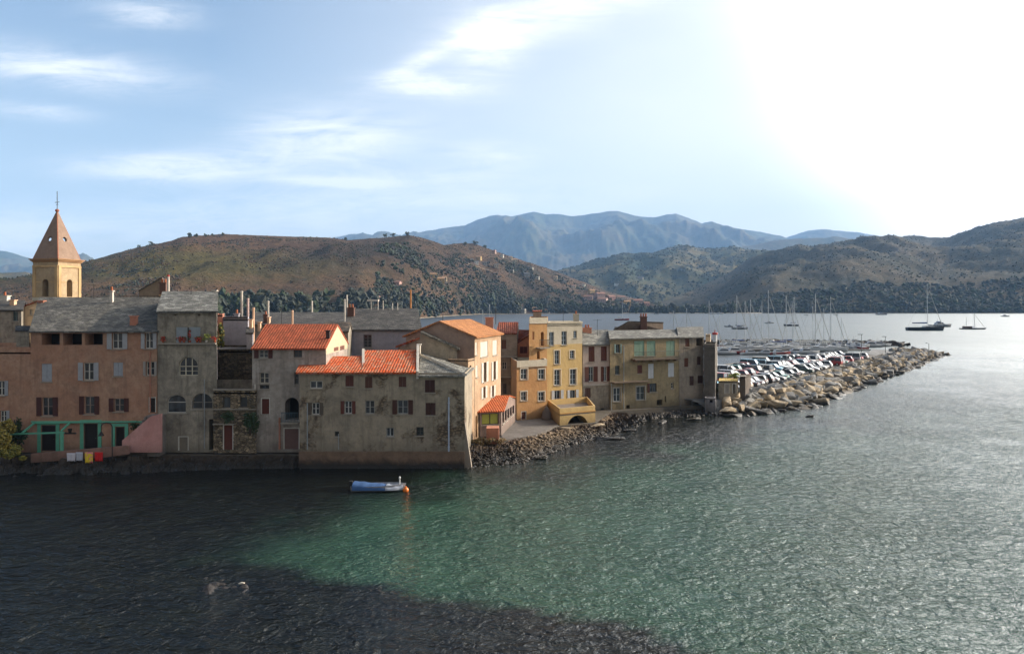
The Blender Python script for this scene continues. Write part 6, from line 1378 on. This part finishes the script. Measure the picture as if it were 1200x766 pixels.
for i, (px, py, Y, h_, lab) in enumerate([(110, 352, 80, 2.2, 'thin television aerial on the long stone roof right of the bell tower'), (330, 385, 78, 2.6, 'thin television aerial on the plain red roof'), (455, 365, 95.5, 2.6, 'television aerial on the ridge of the big dark stone roof'), (519, 378, 81, 2.4, 'television aerial at the peak of the pale orange roof'), (700, 392, 105, 2.6, 'television aerial on the stone roof of the rose house'), (660, 379, 100, 2.2, 'television aerial on the flat roof of the yellow house'), (224, 350, 77, 1.8, 'television aerial on the pale roof of the grey tower house')]):
    q = P(px, py, Y)-Vector((0, 0, .5)); r1 = thing('television_aerial', lab, 'aerial', q, 'television aerials on the roofs'); m = MB(); m.tube(q, q+Vector((0, 0, h_)), .025); m.build('pole', IRON, r1)
    m = MB(); t_ = q+Vector((0, 0, h_-.12)); m.tube(t_-Vector((.5, .2, 0)), t_+Vector((.5, .2, 0)), .015, n=4)
    for j in range(5): c_ = t_+Vector((.5, .2, 0))*(j/2-1); m.tube(c_-Vector((-.1, .28, 0)), c_+Vector((-.1, .28, 0)), .012, n=4)
    m.build('antenna', IRON, r1)
# --- people on the breakwater, tiny
def person(px, Y, zf, lab, top, legs, seed, rz=0):
    g = random.Random(seed); x, y = X(px, Y), Y
    bm = bmesh.new(); ly = bm.verts.layers.skin.verify()
    J = {'pel': ((0, 0, .93), .15), 'ch': ((0, 0, 1.25), .17), 'nk': ((0, 0, 1.48), .06), 'hd': ((0, .01, 1.6), .095), 'ht': ((0, .01, 1.7), .08), 'sl': ((-.18, 0, 1.4), .06), 'sr': ((.18, 0, 1.4), .06), 'el': ((-.25, .02, 1.13), .045), 'er': ((.25, .02, 1.13), .045), 'hl': ((-.23, -.08, .88), .035), 'hr': ((.23, -.1, .88), .035),
         'kl': ((-.1, -.08, .5), .075), 'kr': ((.1, .04, .5), .075), 'al': ((-.1, -.06, .08), .05), 'ar': ((.1, .12, .08), .05), 'tl': ((-.11, -.2, .04), .04), 'tr': ((.11, -.02, .04), .04)}
    V = {}
    for k_, (c_, r_) in J.items(): v = bm.verts.new(c_); v[ly].radius = (r_, r_); V[k_] = v
    for a, b_ in (('pel', 'ch'), ('ch', 'nk'), ('nk', 'hd'), ('hd', 'ht'), ('ch', 'sl'), ('ch', 'sr'), ('sl', 'el'), ('sr', 'er'), ('el', 'hl'), ('er', 'hr'), ('pel', 'kl'), ('pel', 'kr'), ('kl', 'al'), ('kr', 'ar'), ('al', 'tl'), ('ar', 'tr')): bm.edges.new((V[a], V[b_]))
    V['pel'][ly].use_root = True
    me = bpy.data.meshes.new('person'); bm.to_mesh(me); bm.free(); o_ = bpy.data.objects.new('person', me); COL.objects.link(o_)
    o_.modifiers.new('s', 'SKIN'); sb = o_.modifiers.new('d', 'SUBSURF'); sb.levels = sb.render_levels = 1
    dg = bpy.context.evaluated_depsgraph_get(); me2 = bpy.data.meshes.new_from_object(o_.evaluated_get(dg)); o_.modifiers.clear(); o_.data = me2
    me2.materials.clear()
    for mt in (plain('skin', '#a07258', .6), plain('shirt_'+top.strip('#'), top, .9), plain('trousers_'+legs.strip('#'), legs, .9), plain('dark_hair', '#241a14', .8)): me2.materials.append(mt)
    for p_ in me2.polygons:
        z = p_.center.z; p_.material_index = 3 if (z > 1.64 or (z > 1.54 and p_.center.y > .03)) else 0 if z > 1.47 or (abs(p_.center.x) > .2 and z < 1.0) else 1 if z > .93 else 2 if z > .1 else 3
    o_.location = (x, y, zf); o_.rotation_euler = (0, 0, rz); tag(o_, lab, 'person')
q = bw(66, 12.5); person(600+F*q.x/q.y, q.y, 1.91, 'person in a dark red top walking on the breakwater past the last cars', '#6a1e1c', '#22242c', 1, 2.4)
q = bw(69, 13.6); person(600+F*q.x/q.y, q.y, 1.91, 'person in a white shirt beside the one in dark red', '#b5b5b2', '#2c2c34', 2, 2.2)
q = bw(78, 13.0); person(600+F*q.x/q.y, q.y, 1.91, 'person in dark clothes alone farther along the breakwater', '#2a2a30', '#1c1e26', 3, 2.5)
# ================= vegetation and houses on the hills =================
g = random.Random(21)
VM = [plain('maquis_dark', '#30352a', .95, var=.4), plain('maquis_olive', '#383a24', .95, var=.4), plain('maquis_green', '#2e3a20', .95, var=.4), plain('maquis_yellow', '#4c4a26', .95, var=.3), plain('maquis_brown', '#4a3826', .95, var=.3)]
def scatter(name, lab, hill, n, x0, x1, t0, t1, smin, smax, mats, seed, sub=1, dens=None, bias=1., tall=.8, lobes=1):
    g = random.Random(seed); b = MB(); k = 0; tries = 0
    while k < n and tries < n*12:
        tries += 1
        px = g.uniform(x0, x1); yf, yc = interp(hill.foot, px), interp(hill.crest, px); t_ = t0+(t1-t0)*g.random()**bias; Y = yf+(yc-yf)*t_
        x = X(px, Y)
        if dens:
            d = noise.fractal(Vector((x*.012, Y*.008, seed)), .6, 2, 4)
            if d*1.3+.45+dens(px, t_) < g.random(): continue
        z = hill.z(px, Y); s_ = g.uniform(smin, smax)*g.choice([.6, 1, 1, 1.25]); k += 1
        b.m = min(len(mats)-1, int(abs(noise.noise(Vector((x*.01, Y*.01, seed+3))))*2.2*len(mats)) if g.random() < .55 else g.randrange(len(mats)))
        for l in range(lobes):
            o = Vector((g.gauss(0, .35)*s_, g.gauss(0, .3)*s_, 0)) if lobes > 1 else Vector((0, 0, 0))
            q = s_*(1 if lobes == 1 else g.uniform(.5, .8)); b.blob(Vector((x, Y, z+q*tall*.5))+o+Vector((0, 0, l*.25*q)), q*.62, q*.62, q*tall*.72, k+l*7, .75, sub, g.random()*6, 2.2)
    return tag(b.build(name, mats), lab, 'vegetation', None, 'stuff')
scatter('maquis_scrub', 'dark scrub and bushes dotted over the near brown hill', near_hill, 16000, -60, 780, .05, .99, .5, 1.4, [VM[0], VM[1], VM[0], VM[4], VM[4]], 1, 1, lambda px, t_: -.1 if px < 440 else .05)
scatter('hillside_trees', 'green trees growing between the houses on the hill slope', near_hill, 5600, 440, 860, .0, .7, 1.9, 4.2, [VM[0], VM[2], VM[1], VM[0]], 2, 1, lambda px, t_: .2-t_*.5, 1.3, .9, 2)
scatter('shore_trees', 'belt of green trees along the far shore below the near hill', near_hill, 620, 250, 880, -.01, .07, 2.8, 5.2, [VM[2], VM[0], VM[0], VM[1], VM[0]], 3, 1, None, 1, .95, 11)
scatter('shore_wood', 'dark wood lining the far shore below the right ridge', right_ridge, 2600, 770, 1300, 0., .09, 3.5, 7.5, [VM[0], VM[2], VM[0], VM[1]], 4, 1, None, 1.5, .8, 2)
scatter('ridge_scrub', 'scattered bushes on the right ridge', right_ridge, 5500, 760, 1300, .1, 1.0, 1.5, 3.2, [VM[0], VM[1], VM[0]], 5, 1, lambda px, t_: -.05)
scatter('ridge_scrub', 'scattered bushes on the olive middle ridge', mid_ridge, 4500, 640, 960, .02, 1.0, 3, 6, [VM[0], VM[1]], 6, 1, lambda px, t_: -.05)
# single trees on the skyline
for i, (px, dz, lab) in enumerate([(163, 2.2, 'small lone tree on the left shoulder of the near hill skyline'), (177, 3.2, 'small round tree on the rising skyline left of the hilltop clump'), (222, 4.5, 'dark round tree, leftmost of the clump on the near hill skyline'), (230, 3.5, 'second tree of the clump on the near hill skyline'), (241, 3.2, 'low tree just right of the skyline clump'), (249, 3.0, 'low tree on the skyline right of the clump, before the summit'), (261, 3.2, 'tree on the very summit of the near hill'),
        (405, 3.0, 'small tree on the hill skyline in front of the distant peak'), (451, 4.5, 'dark tree on the hill skyline, left of the three close trees'), (461, 4, 'middle of three close trees on the hill skyline'), (477, 4.4, 'right of three close trees on the hill skyline'), (557, 6.5, 'dark pointed tree on the second hilltop above the white villas'), (545, 4.5, 'round tree left of the pointed tree on the second hilltop'), (568, 4.5, 'round tree right of the pointed tree on the second hilltop')]):
    yc = interp(near_hill.crest, px); Y = yc*.985; z = near_hill.z(px, Y); x = X(px, Y); s_ = dz
    leafy('hill_tree', lab, 'tree', (x, Y, z-.3), (s_*.85, s_*.7, s_*.62), 420, ['#18240f', '#223016', '#2c3a1c'], trunk=s_*.35, seed=50+i, leaf=s_*.16, group='trees on the near hill skyline')
# houses
HTR = plain('faded_roof_red', '#8a6452', .9); HTO = plain('faded_roof_orange', '#9c7a58', .9)
WC = {'pink': '#ad8a7e', 'ochre': '#ad9468', 'white': '#c4c0b6', 'cream': '#b5a68c', 'grey': '#8c8880', 'rose': '#a89086'}
def hh(px, py, wpx, wc, rc, lab, hill=near_hill, rz=None, hz_=5.2, depth=.8):
    p = hill.hit(px, py+2); w_ = wpx*p.y/F; d_ = w_*depth; h_ = min(hz_, w_*.7); rz = g.uniform(-.5, .5) if rz is None else rz
    ru, rv = Vector((math.cos(rz), math.sin(rz))), Vector((-math.sin(rz), math.cos(rz))); c = p.xy
    cs = [c-ru*w_/2-rv*d_/2, c+ru*w_/2-rv*d_/2, c+ru*w_/2+rv*d_/2, c-ru*w_/2+rv*d_/2]
    z0 = p.z-1.5; zt = p.z+h_; root = thing('hillside_house', lab, 'house', (p.x, p.y, p.z), 'houses on the hillside')
    b = Bld('x', '', '', cs, z0, zt, plain('villa_'+wc, WC[wc], .9)); bpy.data.objects.remove(b.root); b.root = root
    n = max(2, min(5, int(w_/3)))
    for k_ in ('f', 'r'):
        A, d, nn, L = b.fr(k_)
        for i in range(n if k_ == 'f' else 2):
            u = L*(i+.5)/(n if k_ == 'f' else 2)
            if b.hole(k_, u-.55, u+.55, p.z+h_*.35, p.z+h_*.35+1.4, 0, .25):
                m = MB(); d3, n3 = Vector((d.x, d.y, 0)), Vector((nn.x, nn.y, 0)); m.obox(b.pt(k_, u-.55, p.z+h_*.35, -.25), d3*1.1, n3*.06, (0, 0, 1.4)); m.build('window', GL, root)
    b.gable_x(d_*.2, HTR if rc == 'r' else (HTO if rc == 'o' else LAUZE_D), oh=.5, side_oh=.4); b.done()
H_ = [(466, 334, 9, 'pink', 'r', 'pink villa alone among trees on the left of the slope, above the orange pole'), (508, 324, 9, 'ochre', 'o', 'ochre villa highest of the ochre cluster on the hillside'), (516, 329, 11, 'ochre', 'o', 'largest ochre villa in the cluster with a terrace on the hillside'), (521, 327, 6, 'cream', 'o', 'small cream house at the right of the ochre cluster'),
      (561, 303, 7, 'ochre', 'o', 'orange roofed villa on the slope just under the second hilltop'), (558, 307.5, 6, 'white', 'w', 'white villa just below the orange roofed villa'), (553, 304, 4, 'white', 'w', 'tiny white house left of the orange roofed villa'), (568, 309, 6, 'grey', 'w', 'grey villa right of the white villa under the second hilltop'), (582, 311.5, 6, 'cream', 'w', 'cream house on the slope below the skyline villas'),
      (588, 299.5, 4.5, 'white', 'w', 'white villa on the skyline right of the second hilltop'), (579, 294.5, 5, 'rose', 'r', 'rose coloured house on the skyline near the second hilltop'), (598, 302, 5, 'cream', 'o', 'left of the two cream villas on the falling skyline'), (604, 305, 6, 'cream', 'o', 'right of the two cream villas on the falling skyline'), (623, 314, 4, 'white', 'w', 'small white house on the slope left of the grey terraces'), (617, 322, 8, 'grey', 'w', 'wide grey house on the slope in mid hill'),
      (630, 325, 4.5, 'white', 'w', 'bright white house right of the wide grey house'), (600, 318, 5, 'grey', 'w', 'small grey house under the falling skyline'), (490, 355.5, 6, 'white', 'r', 'white house low on the slope beyond the dark slate roof'), (502, 351, 9, 'grey', 'r', 'wide grey house low on the slope above the orange roof'), (524, 358.5, 8, 'ochre', 'r', 'ochre house low by the water above the pale orange roof'), (553, 350, 7, 'ochre', 'o', 'ochre villa low among trees, right of its neighbour'),
      (547, 355, 6, 'rose', 'o', 'rose house just below the low ochre villa'), (442, 349.5, 7, 'pink', 'r', 'pink roofed house seen above the big dark slate roof'), (651, 325.5, 5, 'cream', 'o', 'cream house above the pink terraces on the right of the slope'), (662, 330, 5, 'grey', 'w', 'grey house between the cream house and the trees'), (684, 334, 4, 'white', 'w', 'small white house high above the pink terraces'), (693, 341.5, 8, 'ochre', 'o', 'ochre house just above the pink terraces'),
      (672, 336, 6, 'cream', 'r', 'cream house with red roof left of the small white house'), (690, 349, 12, 'rose', 'r', 'leftmost long rose terrace building near the far shore'), (703, 346, 12, 'rose', 'r', 'upper rose terrace building near the far shore'), (706, 352, 13, 'rose', 'r', 'lower rose terrace building near the far shore'), (716, 349, 10, 'pink', 'r', 'pink building at the right of the rose terraces'), (728, 348.5, 10, 'cream', 'r', 'cream block right of the rose terraces'),
      (735, 355, 9, 'ochre', 'o', 'sunlit ochre block near the far shore'), (748, 353.5, 12, 'rose', 'r', 'long rose building right of the sunlit ochre block'), (757, 356.5, 9, 'pink', 'r', 'lowest pink building at the right end of the village'), (628, 363.5, 9, 'cream', 'o', 'cream house right by the far shore above the yellow house'), (613, 365, 7, 'grey', 'w', 'grey house by the far shore left of the cream one'), (641, 365, 6, 'cream', 'r', 'small cream house by the far shore right of the larger cream one'), (597, 365.5, 6, 'grey', 'w', 'low grey house by the far shore above the pink gable')]
for h_ in H_: hh(h_[0], h_[1], h_[2]*.85, *h_[3:])
for (px, py, wx, c_, r_, lab) in [(723, 333, 5, 'white', 'w', 'isolated white house on the olive middle ridge'), (750, 326, 7, 'grey', 'w', 'long grey farm high on the olive middle ridge')]: hh(px, py, wx, c_, r_, lab, mid_ridge)
# track over the hill
m = MB(); pv = None
for i in range(25):
    q = i/24; px, py = 533+44*q, 303+16*q**.85; p = near_hill.hit(px, py); p.z += .5
    if pv is not None: m.poly([pv+Vector((0, -3, .1)), p+Vector((0, -3, .1)), p+Vector((0, 3, .9)), pv+Vector((0, 3, .9))])
    pv = p
m.build('track', plain('dirt_track', '#8a7a62', .95), kind='structure')
# pale beach along the far shore
m = MB(); pr = None
for i in range(60):
    px = 480+i*7; yf = interp(near_hill.foot, px); a, b_ = Vector((X(px, yf-12), yf-12, .1)), Vector((X(px, yf+10), yf+10, 1.2))
    if pr: m.poly([pr[0], a, b_, pr[1]])
    pr = (a, b_)
m.build('beach', plain('pale_sand', '#8f8470', .95), kind='structure')
for o in COL.objects:
    if o.get('label') and not (4 <= len(o['label'].split()) <= 16): print('LABEL', len(o['label'].split()), o.name, o['label'])
# ================= air =================
hz = MB(); hz.box(-9500, 9500, -320, 12900, -1.0, 1650)
t = NT('haze_air'); t.t.nodes.remove(t.b); pv = t.n('ShaderNodeVolumePrincipled'); pv.inputs['Density'].default_value = HAZE
pv.inputs['Color'].default_value = (.32, .58, 1, 1); pv.inputs['Anisotropy'].default_value = 0.
t.l(pv.outputs[0], t.out.inputs['Volume'])
hb = hz.build('haze', t.m, kind='stuff')
